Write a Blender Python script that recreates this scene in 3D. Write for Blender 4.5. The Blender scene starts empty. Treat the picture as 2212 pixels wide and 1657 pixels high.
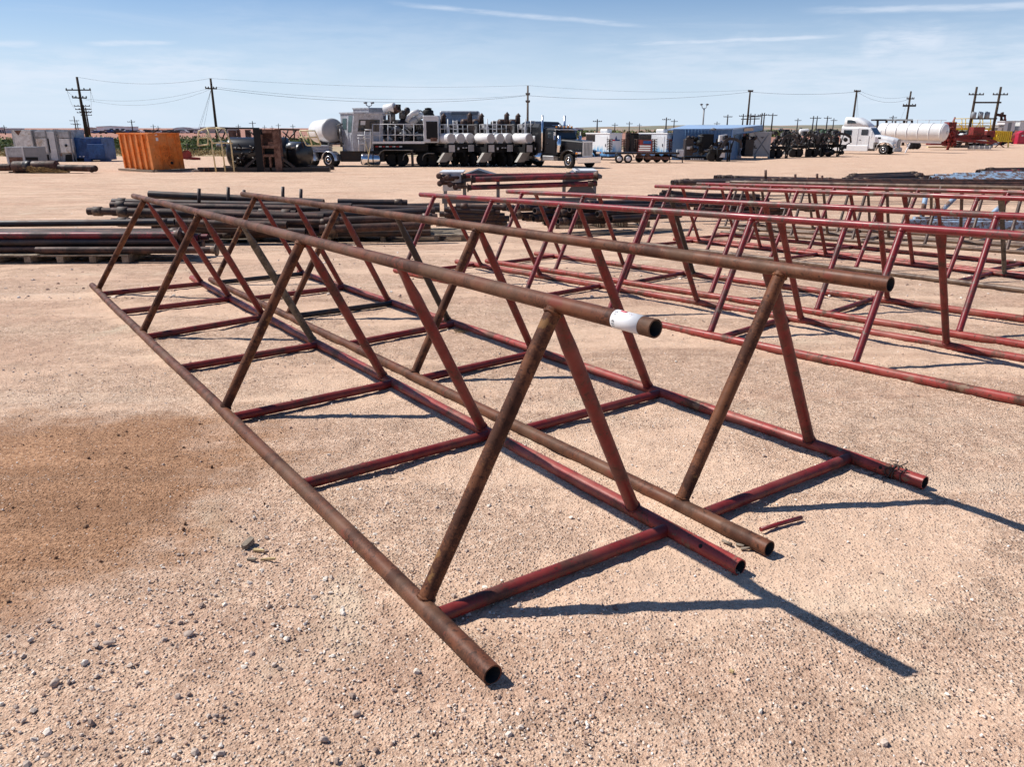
import bpy, math, random
import numpy as np
from mathutils import Vector, Matrix
random.seed(7); RNG=np.random.RandomState(11)
SC=bpy.context.scene
COL=SC.collection
R=math.radians
# ------------------------------------------------------------------ camera model and ground profile
CX,CY,F=1106.,828.5,1650.
EYE=1.8; PITCH=math.atan(552.5/F); CP,SP=math.cos(PITCH),math.sin(PITCH)
KY=[0.,3,6,9,12,15,18,30,53,83,120,200]
KZ=[.303,.227,.140,.046,-.064,-.197,-.347,-.58,-.93,-1.17,-1.25,-1.25]
_h=[KY[i+1]-KY[i] for i in range(11)]; _d=[(KZ[i+1]-KZ[i])/_h[i] for i in range(11)]
_m=[_d[0]]+[(_d[i-1]*_h[i]+_d[i]*_h[i-1])/(_h[i]+_h[i-1]) for i in range(1,11)]+[0.]
def G(y):
    """height of the yard at distance y: it falls gently away from the camera"""
    if y<=0: return KZ[0]+_m[0]*max(y,-3)
    if y>=200: return KZ[-1]
    i=0
    while y>KY[i+1]: i+=1
    t=(y-KY[i])/_h[i]
    return (2*t**3-3*t*t+1)*KZ[i]+(t**3-2*t*t+t)*_h[i]*_m[i]+(3*t*t-2*t**3)*KZ[i+1]+(t**3-t*t)*_h[i]*_m[i+1]
def ray(px,py):
    x=(px-CX)/F; v=-(py-CY)/F
    return Vector((x, CP+v*SP, -SP+v*CP))
def P(px,py,Y):
    """point at forward distance Y seen at that place of the photograph"""
    d=ray(px,py); t=Y/d.y
    return Vector((d.x*t, Y, EYE+d.z*t))
def at(px,py):
    """point of the ground seen at that place"""
    d=ray(px,py); t=1.
    for _ in range(300):
        t+=.5*((G(d.y*t)-EYE)/d.z-t)
    return Vector((d.x*t,d.y*t,EYE+d.z*t))
# ------------------------------------------------------------------ materials
MATS={}
def node_mat(name):
    m=bpy.data.materials.new(name); m.use_nodes=True
    nt=m.node_tree; b=nt.nodes['Principled BSDF']
    return m,nt,b
def ramp(nt,fac,stops):
    r=nt.nodes.new('ShaderNodeValToRGB'); nt.links.new(fac,r.inputs[0])
    e=r.color_ramp.elements
    e[0].position,e[0].color=stops[0][0],(*stops[0][1],1)
    e[1].position,e[1].color=stops[1][0],(*stops[1][1],1)
    for p,c in stops[2:]:
        k=e.new(p); k.color=(*c,1)
    return r.outputs[0]
def noise(nt,vec,scale,detail=4,rough=.55,dist=0.):
    n=nt.nodes.new('ShaderNodeTexNoise'); n.inputs['Scale'].default_value=scale
    n.inputs['Detail'].default_value=detail; n.inputs['Roughness'].default_value=rough; n.inputs['Distortion'].default_value=dist
    nt.links.new(vec,n.inputs['Vector']); return n.outputs['Fac']
def mapping(nt,src,scale=(1,1,1),rot=(0,0,0),loc=(0,0,0)):
    n=nt.nodes.new('ShaderNodeMapping'); nt.links.new(src,n.inputs[0])
    n.inputs['Scale'].default_value=scale; n.inputs['Rotation'].default_value=rot; n.inputs['Location'].default_value=loc
    return n.outputs[0]
def mix(nt,fac,a,b,mode='MIX'):
    n=nt.nodes.new('ShaderNodeMix'); n.data_type='RGBA'; n.blend_type=mode
    for s,v in ((n.inputs[0],fac),(n.inputs[6],a),(n.inputs[7],b)):
        if isinstance(v,(int,float)): s.default_value=v
        elif isinstance(v,tuple): s.default_value=(*v,1)
        else: nt.links.new(v,s)
    return n.outputs[2]
def math_(nt,op,a,b=None,clamp=False):
    n=nt.nodes.new('ShaderNodeMath'); n.operation=op; n.use_clamp=clamp
    for s,v in ((n.inputs[0],a),(n.inputs[1],b)):
        if v is None: continue
        if isinstance(v,(int,float)): s.default_value=v
        else: nt.links.new(v,s)
    return n.outputs[0]
def smooth(nt,v,lo,hi,a=0.,b=1.):
    n=nt.nodes.new('ShaderNodeMapRange'); n.interpolation_type='SMOOTHSTEP'
    nt.links.new(v,n.inputs[0]); n.inputs[1].default_value=lo; n.inputs[2].default_value=hi
    n.inputs[3].default_value=a; n.inputs[4].default_value=b
    return n.outputs[0]
def bump(nt,b,h,strength,dist):
    n=nt.nodes.new('ShaderNodeBump'); n.inputs['Strength'].default_value=strength; n.inputs['Distance'].default_value=dist
    nt.links.new(h,n.inputs['Height']); nt.links.new(n.outputs[0],b.inputs['Normal'])
def worn(name,base,wear,amount=.5,scale=6.,rough=.5,metal=0.,spec=.4,fine=90.,third=None,dust=None,bmp=.25):
    """paint or bare steel with blotches of a second colour, fine speckle and some dust"""
    m,nt,b=node_mat(name)
    tc=nt.nodes.new('ShaderNodeTexCoord').outputs['Object']
    n1=noise(nt,tc,scale,6,.62,.4); n2=noise(nt,tc,fine,3,.6)
    s=math_(nt,'ADD',math_(nt,'MULTIPLY',n1,.75),math_(nt,'MULTIPLY',n2,.25))
    lo=.62-.24*amount
    f=smooth(nt,s,lo-.05,lo+.05)
    c=mix(nt,f,base,wear)
    n3=noise(nt,tc,scale*3.1,5,.6)
    v=ramp(nt,n3,[(.3,(.72,.72,.72)),(.7,(1.18,1.18,1.18))])
    c=mix(nt,1.,c,v,'MULTIPLY')
    n6=noise(nt,mapping(nt,tc,loc=(5,1,8)),scale*9,2,.5); chipc=tuple(min(1,x*.55) for x in wear)
    c=mix(nt,math_(nt,'MULTIPLY',smooth(nt,math_(nt,'ADD',n6,math_(nt,'MULTIPLY',n1,.35)),.80,.83),.8),c,chipc)
    if third: 
        n4=noise(nt,mapping(nt,tc,loc=(3,7,1)),scale*1.7,5,.65)
        c=mix(nt,smooth(nt,n4,.60,.66),c,third)
    if dust:
        n5=noise(nt,mapping(nt,tc,loc=(9,2,4)),scale*.8,4,.6)
        c=mix(nt,math_(nt,'MULTIPLY',smooth(nt,n5,.4,.7),.55),c,dust)
    nt.links.new(c,b.inputs['Base Color'])
    rr=smooth(nt,n1,.35,.7,rough-.08,rough+.16); nt.links.new(rr,b.inputs['Roughness'])
    b.inputs['Metallic'].default_value=metal; b.inputs['Specular IOR Level'].default_value=spec
    bump(nt,b,s,bmp,.002)
    MATS[name]=m; return m
def flat(name,col,rough=.5,metal=0.,spec=.5,var=.12,scale=2.5):
    m,nt,b=node_mat(name)
    tc=nt.nodes.new('ShaderNodeTexCoord').outputs['Object']
    n=noise(nt,tc,scale,5,.6)
    lo=tuple(c*(1-var) for c in col); hi=tuple(min(1,c*(1+var)) for c in col)
    nt.links.new(ramp(nt,n,[(.3,lo),(.7,hi)]),b.inputs['Base Color'])
    b.inputs['Roughness'].default_value=rough; b.inputs['Metallic'].default_value=metal; b.inputs['Specular IOR Level'].default_value=spec
    MATS[name]=m; return m
worn('rust_pipe',(.140,.050,.025),(.066,.025,.014),.5,5.,.55,0.,.22,140.,(0.158,0.040,0.024),(0.166,0.094,0.056),.5)
worn('rust_strut',(.150,.057,.026),(.066,.025,.014),.5,6.,.62,0.,.2,120.,(0.187,0.094,0.036),None,.5)
worn('red_paint',(0.172,0.016,0.015),(0.090,0.031,0.022),.30,7.,.46,0.,.35,150.,None,(0.213,0.057,0.045))
worn('red_rail',(0.295,0.046,0.037),(0.107,0.048,0.029),.36,5.,.46,0.,.3,120.,(0.180,0.115,0.074),(0.344,0.131,0.094))
worn('red_fresh',(0.184,0.016,0.019),(0.088,0.027,0.021),.36,6.,.42,0.,.4,120.,(0.133,0.088,0.067),None)
worn('red_top',(0.230,0.022,0.025),(0.105,0.052,0.038),.34,3.5,.40,0.,.45,120.,(0.153,0.118,0.083),None)
worn('black_steel',(0.018,0.016,0.018),(0.040,0.022,0.016),.4,6.,.45,0.,.4)
worn('grey_wood',(.17,.14,.105),(.10,.085,.065),.5,9.,.8,0.,.2)
worn('brown_rail',(.16,.10,.065),(.09,.05,.035),.5,4.,.5,0.,.4,120.,None,(.24,.17,.12))
worn('dark_rail',(.12,.075,.055),(.07,.04,.03),.5,4.,.5)
worn('pipe_black',(0.028,0.022,0.022),(0.060,0.028,0.020),.5,3.,.5,0.,.4,60.,None,(0.080,0.056,0.048))
worn('pipe_rust',(0.096,0.044,0.030),(0.040,0.024,0.020),.5,3.,.6,0.,.3,60.)
worn('pipe_red',(.20,.022,.028),(.05,.02,.02),.45,3.,.5,0.,.4,60.)
worn('pipe_blue',(.30,.42,.56),(.16,.09,.06),.45,7.,.55,0.,.3,60.)
worn('collar',(.14,.085,.055),(.06,.04,.03),.5,9.,.55)
worn('pallet_wood',(.30,.24,.18),(.18,.14,.10),.5,8.,.85,0.,.2,60.)
worn('orange_paint',(.70,.185,.030),(.58,.14,.026),.2,1.2,.55,0.,.25,12.,None,(.62,.26,.09))  # one worn orange for every face of the tank
worn('navy',(.018,.075,.23),(.012,.05,.16),.4,1.2,.45,0.,.4,14.)
worn('cab_white',(.43,.45,.49),(.34,.34,.35),.2,1.5,.4,0.,.4,14.)
worn('cabinet_grey',(.40,.41,.42),(.30,.30,.30),.3,1.,.5,0.,.3,10.,(.28,.15,.08))
worn('cabinet_white',(.62,.62,.60),(.5,.42,.33),.3,1.,.5,0.,.3,10.)
worn('skid_rust',(.20,.115,.085),(.12,.06,.045),.5,2.,.7,0.,.2,20.)
worn('red_machine',(.24,.03,.025),(.13,.03,.02),.4,1.5,.5,0.,.3,14.)
worn('engine_grey',(.16,.16,.16),(.04,.035,.033),.5,2.2,.5,.1,.4,18.,(.32,.32,.32))
worn('engine_rust',(.10,.055,.04),(.04,.03,.03),.5,3.,.6,0.,.3,20.)
flat('black_paint',(.012,.012,.014),.28,0.,.5); flat('black_matt',(.014,.014,.015),.7,0.,.2)
flat('white_paint',(.70,.70,.70),.35,0.,.5,.04); flat('white_tank',(.70,.69,.67),.3,0.,.5,.06)
flat('grey_paint',(.33,.33,.33),.45); flat('light_grey',(.52,.53,.54),.45); flat('mid_grey',(.20,.205,.215),.5)
flat('slate',(.085,.088,.10),.5); flat('flap_grey',(.42,.41,.40),.6); flat('guard_grey',(.24,.22,.19),.5)
flat('glass',(.02,.03,.04),.08,0.,.6); flat('glass_teal',(.10,.15,.16),.1,0.,.6)
flat('rubber',(.022,.021,.021),.75,0.,.25); flat('chrome',(.75,.75,.76),.16,1.,.5,.05); flat('alu',(.62,.62,.62),.32,.9,.5,.08)
flat('cream',(.62,.52,.30),.5); flat('yellow',(.75,.52,.02),.45); flat('toilet_red',(.40,.02,.05),.45)
flat('blue_panel',(.11,.21,.36),.45,0.,.4,.08,.6); flat('blue_roof',(.30,.42,.60),.35,0.,.5,.06,.5)
flat('dome_steel',(.20,.21,.22),.3,.5,.5); flat('pole_wood',(.055,.040,.030),.9,0.,.1,.25); flat('pole_pale',(.16,.13,.11),.9,0.,.1,.2)
flat('wire',(.05,.05,.055),.6); flat('insulator',(.10,.09,.09),.4); flat('transformer',(.22,.24,.26),.45)
flat('building_lit',(.85,.85,.85),.6,0.,.3,.05,.1); flat('building_white',(.62,.62,.62),.6,0.,.3,.05,.1); flat('building_tan',(.5,.47,.40),.6,0.,.3,.05,.1); flat('door_dark',(.03,.035,.05),.5)  # building_lit: whiter copy, light put into the wall of a shed in shade
flat('brown_sign',(.45,.33,.22),.6); flat('hay',(.33,.22,.10),.9,0.,.1,.5,12.); flat('ink',(.05,.05,.06),.6); flat('stamp_red',(.65,.03,.05),.5)
flat('label_white',(.66,.66,.67),.45,0.,.4,.02); flat('faint_ink',(.5,.42,.46),.6); flat('reflector_red',(.5,.02,.02),.3); flat('reflector_white',(.8,.8,.8),.3)
flat('amber',(.7,.25,.03),.3); flat('twine',(.06,.04,.035),.9); flat('tag_blue',(.03,.2,.6),.5); flat('dry_wood',(.48,.36,.19),.85,0.,.1,.3,30.); flat('weathered',(.22,.18,.14),.9,0.,.1,.4,40.)
flat('teal_sign',(.03,.25,.3),.5); flat('green_box',(.03,.07,.04),.5); flat('far_dark',(.05,.05,.055),.7,0.,.2,.4,.05)
def wave_panel():
    """white trailer skin with a blue splash rising from its foot"""
    m,nt,b=node_mat('splash_panel')
    tc=nt.nodes.new('ShaderNodeTexCoord').outputs['Object']
    sp=nt.nodes.new('ShaderNodeSeparateXYZ'); nt.links.new(tc,sp.inputs[0])
    n=noise(nt,mapping(nt,tc,(1.6,1.6,.35)),1.3,4,.55,.8)
    h=math_(nt,'SUBTRACT',sp.outputs[2],math_(nt,'MULTIPLY',n,2.0))
    nt.links.new(ramp(nt,smooth(nt,h,-.9,.75),[(0.,(.05,.20,.48)),(.33,(.16,.42,.72)),(.5,(.50,.68,.80)),(.8,(.80,.84,.86))]),b.inputs['Base Color'])
    b.inputs['Roughness'].default_value=.35; MATS['splash_panel']=m
wave_panel()
# ------------------------------------------------------------------ mesh builder
class MB:
    def __init__(s): s.v=[]; s.f=[]; s.sm=[]; s.dark=[]
    def add(s,vs,fs,smooth=False):
        o=len(s.v); s.v+=[Vector(v) for v in vs]
        for f in fs: s.f.append([i+o for i in f]); s.sm.append(smooth)
        return s
    def hexa(s,c):   # eight corners: bottom ring 0-3, top ring 4-7
        return s.add(c,[(3,2,1,0),(4,5,6,7),(0,1,5,4),(1,2,6,5),(2,3,7,6),(3,0,4,7)])
    def box(s,x0,x1,y0,y1,z0,z1,bev=0.):
        if bev<=0: return s.hexa([(x0,y0,z0),(x1,y0,z0),(x1,y1,z0),(x0,y1,z0),(x0,y0,z1),(x1,y0,z1),(x1,y1,z1),(x0,y1,z1)])
        b=bev; ring=lambda i,z:[(x0+b+i,y0+i,z),(x1-b-i,y0+i,z),(x1-i,y0+b+i,z),(x1-i,y1-b-i,z),(x1-b-i,y1-i,z),(x0+b+i,y1-i,z),(x0+i,y1-b-i,z),(x0+i,y0+b+i,z)]
        rs=[ring(b*.6,z0),ring(0,z0+b),ring(0,z1-b),ring(b*.6,z1)]
        vs=sum(rs,[]); fs=[tuple(range(7,-1,-1)),tuple(range(24,32))]
        for k in range(3):
            for j in range(8): fs.append((k*8+j,k*8+(j+1)%8,(k+1)*8+(j+1)%8,(k+1)*8+j))
        return s.add(vs,fs)
    def frame(s,a,b):
        d=(b-a).normalized(); u=Vector((0,0,1)) if abs(d.z)<.95 else Vector((0,1,0))
        x=d.cross(u).normalized(); return d,x,x.cross(d)
    def tube(s,pts,r,n=12,cap=True,radii=None):
        pts=[Vector(p) for p in pts]; o=len(s.v); N=len(pts)
        up=None
        for i,p in enumerate(pts):
            d=(pts[min(i+1,N-1)]-pts[max(i-1,0)]).normalized()
            if up is None: up=Vector((0,0,1)) if abs(d.z)<.9 else Vector((0,1,0))
            x=d.cross(up).normalized(); y=x.cross(d); up=y if abs(d.z)>=.9 else up
            rr=radii[i] if radii else r
            s.v+=[p+x*math.cos(2*math.pi*k/n)*rr+y*math.sin(2*math.pi*k/n)*rr for k in range(n)]
        for i in range(N-1):
            for k in range(n): s.f.append([o+i*n+k,o+(i+1)*n+k,o+(i+1)*n+(k+1)%n,o+i*n+(k+1)%n]); s.sm.append(True)
        if cap:
            s.f.append([o+k for k in range(n)]); s.sm.append(False)
            s.f.append([o+(N-1)*n+k for k in range(n-1,-1,-1)]); s.sm.append(False)
        return s
    def pipe(s,pts,r,wall,n=20,depth=.4,soff=None):
        """hollow pipe: outer skin, rims at both ends and an inner bore"""
        pts=[Vector(p) for p in pts]
        s.tube(pts,r,n,False)
        for e,q in ((pts[0],pts[1]),(pts[-1],pts[-2])):
            d=(q-e).normalized(); o=len(s.v)
            dd,x,y=s.frame(pts[0],pts[-1])
            for c,rr in ((e,r),(e,r-wall),(e+d*depth,r-wall)):
                s.v+=[c+x*math.cos(2*math.pi*k/n)*rr+y*math.sin(2*math.pi*k/n)*rr for k in range(n)]
            for j in range(2):
                for k in range(n): s.f.append([o+j*n+k,o+j*n+(k+1)%n,o+(j+1)*n+(k+1)%n,o+(j+1)*n+k]); s.sm.append(j==1)
            s.dark+=list(range(len(s.f)-n,len(s.f)+1))  # bore faces coloured black to stand in for the shade inside
            s.f.append([o+2*n+k for k in range(n)]); s.sm.append(False)
        return s
    def beam(s,a,b,w,h=None):
        a,b=Vector(a),Vector(b); h=h or w
        d,x,y=s.frame(a,b); c=[]
        for p in (a,b):
            c+=[p-x*w/2-y*h/2,p+x*w/2-y*h/2,p+x*w/2+y*h/2,p-x*w/2+y*h/2]
        return s.add(c,[(3,2,1,0),(4,5,6,7),(0,1,5,4),(1,2,6,5),(2,3,7,6),(3,0,4,7)])
    def lathe(s,o,axis,prof,n=24,smooth=True):
        """prof: (distance along axis, radius)"""
        o,axis=Vector(o),Vector(axis).normalized(); d,x,y=s.frame(o,o+axis); b=len(s.v)
        for t,r in prof: s.v+=[o+axis*t+x*math.cos(2*math.pi*k/n)*r+y*math.sin(2*math.pi*k/n)*r for k in range(n)]
        for i in range(len(prof)-1):
            for k in range(n): s.f.append([b+i*n+k,b+(i+1)*n+k,b+(i+1)*n+(k+1)%n,b+i*n+(k+1)%n]); s.sm.append(smooth)
        s.f.append([b+k for k in range(n)]); s.sm.append(False)
        s.f.append([b+(len(prof)-1)*n+k for k in range(n-1,-1,-1)]); s.sm.append(False)
        return s
    def dome_tank(s,a,b,r,n=28,bulge=.35):
        a,b=Vector(a),Vector(b); L=(b-a).length
        pr=[]
        for k in range(7):
            t=k/6*math.pi/2; pr.append((-bulge*r*math.cos(t),max(.01,r*math.sin(t))))
        for k in range(7):
            t=k/6*math.pi/2; pr.append((L+bulge*r*math.sin(t),max(.01,r*math.cos(t))))
        return s.lathe(a,b-a,pr,n)
    def prism(s,poly,a,b,axis='y'):
        """poly of (u,z) pushed out from a to b along axis"""
        n=len(poly)
        mk=(lambda u,z,t:(u,t,z)) if axis=='y' else ((lambda u,z,t:(t,u,z)) if axis=='x' else (lambda u,z,t:(u,z,t)))
        vs=[mk(u,z,a) for u,z in poly]+[mk(u,z,b) for u,z in poly]
        fs=[tuple(range(n)),tuple(range(2*n-1,n-1,-1))]+[(i,i+n,(i+1)%n+n,(i+1)%n) for i in range(n)]
        return s.add(vs,fs)
    def build(s,name,mat,parent=None,world=False):
        me=bpy.data.meshes.new(name)
        vs=s.v
        if world and parent is not None:
            inv=(Matrix.Translation(parent.location)@parent.rotation_euler.to_matrix().to_4x4()).inverted()
            vs=[inv@v for v in vs]
        me.from_pydata([tuple(v) for v in vs],[],s.f); me.polygons.foreach_set('use_smooth',s.sm)
        me.materials.append(MATS[mat] if isinstance(mat,str) else mat)
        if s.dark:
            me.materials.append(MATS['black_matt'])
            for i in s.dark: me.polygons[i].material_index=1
        bm_fix(me)
        o=bpy.data.objects.new(name,me); COL.objects.link(o)
        if parent is not None: o.parent=parent
        return o
import bmesh
def bm_fix(me):
    bm=bmesh.new(); bm.from_mesh(me); bmesh.ops.recalc_face_normals(bm,faces=bm.faces); bm.to_mesh(me); bm.free(); me.update()
def tag(o,label,cat,group=None,kind=None):
    if label: o['label']=label
    if cat: o['category']=cat
    if group: o['group']=group
    if kind: o['kind']=kind
    return o
def thing(name,label,cat,loc,rz=0.,group=None):
    o=bpy.data.objects.new(name,None); COL.objects.link(o); o.empty_display_size=.3
    o.location=loc; o.rotation_euler=(0,0,rz); tag(o,label,cat,group)
    return o
def solo(m,name,mat,loc,label,cat,group=None,kind=None,rz=0.,world=True):
    """a thing that is one mesh; vertices are given in world space"""
    o=m.build(name,mat); o.location=loc; o.rotation_euler=(0,0,rz)
    if world:
        inv=(Matrix.Translation(Vector(loc))@Matrix.Rotation(rz,4,'Z')).inverted()
        o.data.transform(inv)
    return tag(o,label,cat,group,kind)
def dup(root,loc,rz,label=None,group=None):
    r=root.copy(); COL.objects.link(r); r.location=loc; r.rotation_euler=(0,0,rz)
    if label: r['label']=label
    if group: r['group']=group
    for ch in list(root.children):
        c=ch.copy(); COL.objects.link(c); c.parent=r
        for g in list(ch.children):
            d=g.copy(); COL.objects.link(d); d.parent=c
    return r
# ------------------------------------------------------------------ ground
def vnoise(x,y,seed):
    r=np.random.RandomState(seed); t=r.rand(256,256)
    xi=np.floor(x).astype(int); yi=np.floor(y).astype(int); fx=x-xi; fy=y-yi
    fx=fx*fx*(3-2*fx); fy=fy*fy*(3-2*fy)
    a=t[xi%256,yi%256]; b=t[(xi+1)%256,yi%256]; c=t[xi%256,(yi+1)%256]; d=t[(xi+1)%256,(yi+1)%256]
    return (a*(1-fx)+b*fx)*(1-fy)+(c*(1-fx)+d*fx)*fy
GRID_Y=np.linspace(0,16,1601); 
def micro(x,y):
    """small lumps of the gravel near the camera"""
    w=np.clip((14-y)/6,0,1)
    r_=0
    for a,b,s,dp in ((7.0,.13,.10,.010),(7.75,.13,.10,.010),(5.2,.20,.09,.006),(9.9,-.06,.13,.012),(11.0,-.06,.13,.012),(3.55,.33,.08,.005)):
        q=(y-(a+b*x+.12*np.sin(x*.8+a)))/s; r_=r_-dp*np.exp(-q*q)+dp*.7*np.exp(-(np.abs(q)-1.7)**2*2.5)
    return w*r_*(.3+.9*vnoise(x*1.7,y*1.7,21))+w*((vnoise(x*9,y*9,1)-.5)*.010+(vnoise(x*31,y*31,2)-.5)*.006+(vnoise(x*75,y*75,3)-.5)*.0045)-.004*w
RAILS=[(-4.845,8.703,-.961,0,.1,8.4),(-4.845,8.703,-.961,1.072,.1,8.4),(-3.901,9.492,-.955,0,.5,8.5),(-3.901,9.492,-.955,1.094,.5,8.5),(-1.581,9.944,-.868,0,.1,8.3),(-1.581,9.944,-.868,1.131,.1,8.3),(-.78,11.278,-.849,0,.6,8.7)]
def bank(x,y):
    z=np.zeros_like(x)
    for (x0,y0,yw,off,a,b) in RAILS:
        c,s=math.cos(yw),math.sin(yw); u=(x-x0)*c+(y-y0)*s; v=-(x-x0)*s+(y-y0)*c-off
        w=np.clip((u-a)*8+.5,0,1)*np.clip((b-u)*8+.5,0,1)
        z=np.maximum(z,w*np.exp(-(v/.055)**2)*(.006+.020*vnoise(u*3.1+off*50,v*6+9,4)**1.5))
    return z*np.clip((9-y)/2,0,1)
def ground_mesh():
    ys=[]; y=1.2
    while y<7.: ys.append(y); y+=.0125+.004*(y-1.2)
    while y<260: ys.append(y); y+=.04+.03*(y-7)
    while y<9000: ys.append(y); y*=1.25
    ys=[-60.,-20.,-5.,-1.,.6]+ys+[9000.]
    nx=520
    u=np.linspace(-1,1,nx)
    V=[];
    g=np.array([G(v) for v in ys])
    for j,y in enumerate(ys):
        near=max(y,1.4)
        half=near*.78+.6 if y<200 else near*1.2+200
        half=max(half,2.2)
        if y<0: half=60
        x=u*half
        # outermost columns reach far to the sides
        x[0]=-max(half*6,400); x[-1]=max(half*6,400); x[1]=-max(half*2.2,14); x[-2]=max(half*2.2,14)
        z=g[j]+(micro(x,np.full_like(x,y))+bank(x,np.full_like(x,y)) if 1<y<14 else 0)
        if y>60: z=z+np.clip((y-60)/60,0,1)*0
        V.append(np.stack([x,np.full_like(x,y),z+0*x],1))
    V=np.concatenate(V); n=len(ys)
    i=np.arange(n-1)[:,None]*nx+np.arange(nx-1)[None,:]; i=i.ravel()
    Fc=np.stack([i,i+1,i+nx+1,i+nx],1)
    return npmesh('ground',V,Fc)
def npmesh(name,V,Fc,smooth=True):
    me=bpy.data.meshes.new(name); k=Fc.shape[1]
    me.vertices.add(len(V)); me.vertices.foreach_set('co',V.astype(np.float32).ravel())
    me.loops.add(Fc.size); me.loops.foreach_set('vertex_index',Fc.astype(np.int32).ravel())
    me.polygons.add(len(Fc)); me.polygons.foreach_set('loop_start',(np.arange(len(Fc))*k).astype(np.int32))
    me.polygons.foreach_set('use_smooth',np.full(len(Fc),smooth))
    me.update(calc_edges=True); me.validate(); return me
def ground_material():
    m,nt,b=node_mat('gravel_ground')
    tc=nt.nodes.new('ShaderNodeTexCoord').outputs['Object']
    sp=nt.nodes.new('ShaderNodeSeparateXYZ'); nt.links.new(tc,sp.inputs[0])
    X,Y=sp.outputs[0],sp.outputs[1]
    n_f=noise(nt,tc,170,2,.7); n_m=noise(nt,tc,42,3,.65); n_l=noise(nt,tc,1.3,4,.6,.6); n_w=noise(nt,mapping(nt,tc,(.35,1.1,1)),.5,3,.6,.8)
    grain=math_(nt,'ADD',math_(nt,'MULTIPLY',n_f,.55),math_(nt,'MULTIPLY',n_m,.45))
    c=ramp(nt,grain,[(.35,(.26,.158,.108)),(.45,(.50,.335,.235)),(.53,(.62,.425,.300)),(.64,(.85,.70,.55))])
    # pale caliche patches and pinkish soil
    pale=smooth(nt,n_l,.56,.74)
    c=mix(nt,math_(nt,'MULTIPLY',pale,.7),c,mix(nt,grain,(.52,.39,.26),(.86,.73,.56)))
    c=mix(nt,math_(nt,'MULTIPLY',smooth(nt,n_w,.45,.68),.5),c,(.53,.325,.225))
    c=mix(nt,1.,c,ramp(nt,noise(nt,tc,6.5,4,.7),[(.33,(.80,.78,.77)),(.66,(1.13,1.13,1.13))]),'MULTIPLY')
    comp=smooth(nt,noise(nt,mapping(nt,tc,(.45,1.,1),(0,0,.5)),1.1,3,.6,.5),.46,.62)
    c=mix(nt,math_(nt,'MULTIPLY',comp,.55),c,(.62,.435,.310))
    # brown loose dirt left of the first frame
    nd=noise(nt,tc,1.9,5,.68); ns=noise(nt,mapping(nt,tc,(.5,4.2,1),(0,0,.12)),1.6,4,.65)
    def blob(cx,cy,rx,ry,rot):
        v=mapping(nt,tc,(1,1,1),(0,0,0),(-cx,-cy,0)); v=mapping(nt,v,(1,1,1),(0,0,-rot)); v=mapping(nt,v,(1/rx,1/ry,0))
        l=nt.nodes.new('ShaderNodeVectorMath'); l.operation='LENGTH'; nt.links.new(v,l.inputs[0])
        d=math_(nt,'ADD',l.outputs['Value'],math_(nt,'ADD',math_(nt,'MULTIPLY',math_(nt,'SUBTRACT',nd,.5),1.25),math_(nt,'MULTIPLY',math_(nt,'SUBTRACT',ns,.5),.6)))
        return smooth(nt,d,1.12,.74)
    soil=blob(*DIRT); core=math_(nt,'MULTIPLY',soil,smooth(nt,ns,.44,.62))
    dirt=ramp(nt,noise(nt,tc,60,4,.7),[(.36,(.185,.088,.045)),(.5,(.36,.190,.102)),(.64,(.50,.29,.17))])
    c=mix(nt,math_(nt,'MULTIPLY',soil,.93),c,dirt)
    c=mix(nt,math_(nt,'MULTIPLY',core,.5),c,(.24,.125,.068))
    # chips of white stone
    vo=nt.nodes.new('ShaderNodeTexVoronoi'); vo.inputs['Scale'].default_value=75; nt.links.new(tc,vo.inputs['Vector'])
    se=nt.nodes.new('ShaderNodeSeparateColor'); nt.links.new(vo.outputs['Color'],se.inputs[0])
    chip=math_(nt,'MULTIPLY',smooth(nt,se.outputs[0],.90,.93),smooth(nt,vo.outputs['Distance'],.34,.22))
    c=mix(nt,math_(nt,'MULTIPLY',chip,.75),c,(.66,.58,.51))
    dk=math_(nt,'MULTIPLY',smooth(nt,se.outputs[1],.92,.95),smooth(nt,vo.outputs['Distance'],.3,.2))
    c=mix(nt,math_(nt,'MULTIPLY',dk,.6),c,(.20,.13,.11))
    # wheel tracks and drag marks of the yard (long faint streaks)
    st=noise(nt,mapping(nt,tc,(.09,1.5,1),(0,0,.06)),1.,5,.7)
    c=mix(nt,math_(nt,'MULTIPLY',smooth(nt,st,.56,.7),.42),c,(.72,.55,.41))
    c=mix(nt,math_(nt,'MULTIPLY',smooth(nt,st,.43,.33),.42),c,(.38,.235,.16))
    nt.links.new(c,b.inputs['Base Color']); b.inputs['Roughness'].default_value=.93; b.inputs['Specular IOR Level'].default_value=.15
    vs=nt.nodes.new('ShaderNodeTexVoronoi'); vs.inputs['Scale'].default_value=78; nt.links.new(tc,vs.inputs['Vector'])
    stone=smooth(nt,vs.outputs['Distance'],.5,.05)
    h=math_(nt,'ADD',math_(nt,'MULTIPLY',grain,1.5),math_(nt,'MULTIPLY',stone,.8))
    h=math_(nt,'MULTIPLY',h,smooth(nt,comp,0,1,1.,.5))
    bump(nt,b,h,1.,.0105)
    MATS['gravel_ground']=m
_a=at(-380,1150); _b=at(610,945)
DIRT=(_a.x,_a.y,(_b-_a).length,1.28,math.atan2(_b.y-_a.y,_b.x-_a.x))
ground_material()
gme=ground_mesh(); gme.materials.append(MATS['gravel_ground'])
go=bpy.data.objects.new('ground',gme); COL.objects.link(go)
tag(go,'pinkish tan gravel yard with a brown dirt patch and red fields beyond','ground',None,'structure')
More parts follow.
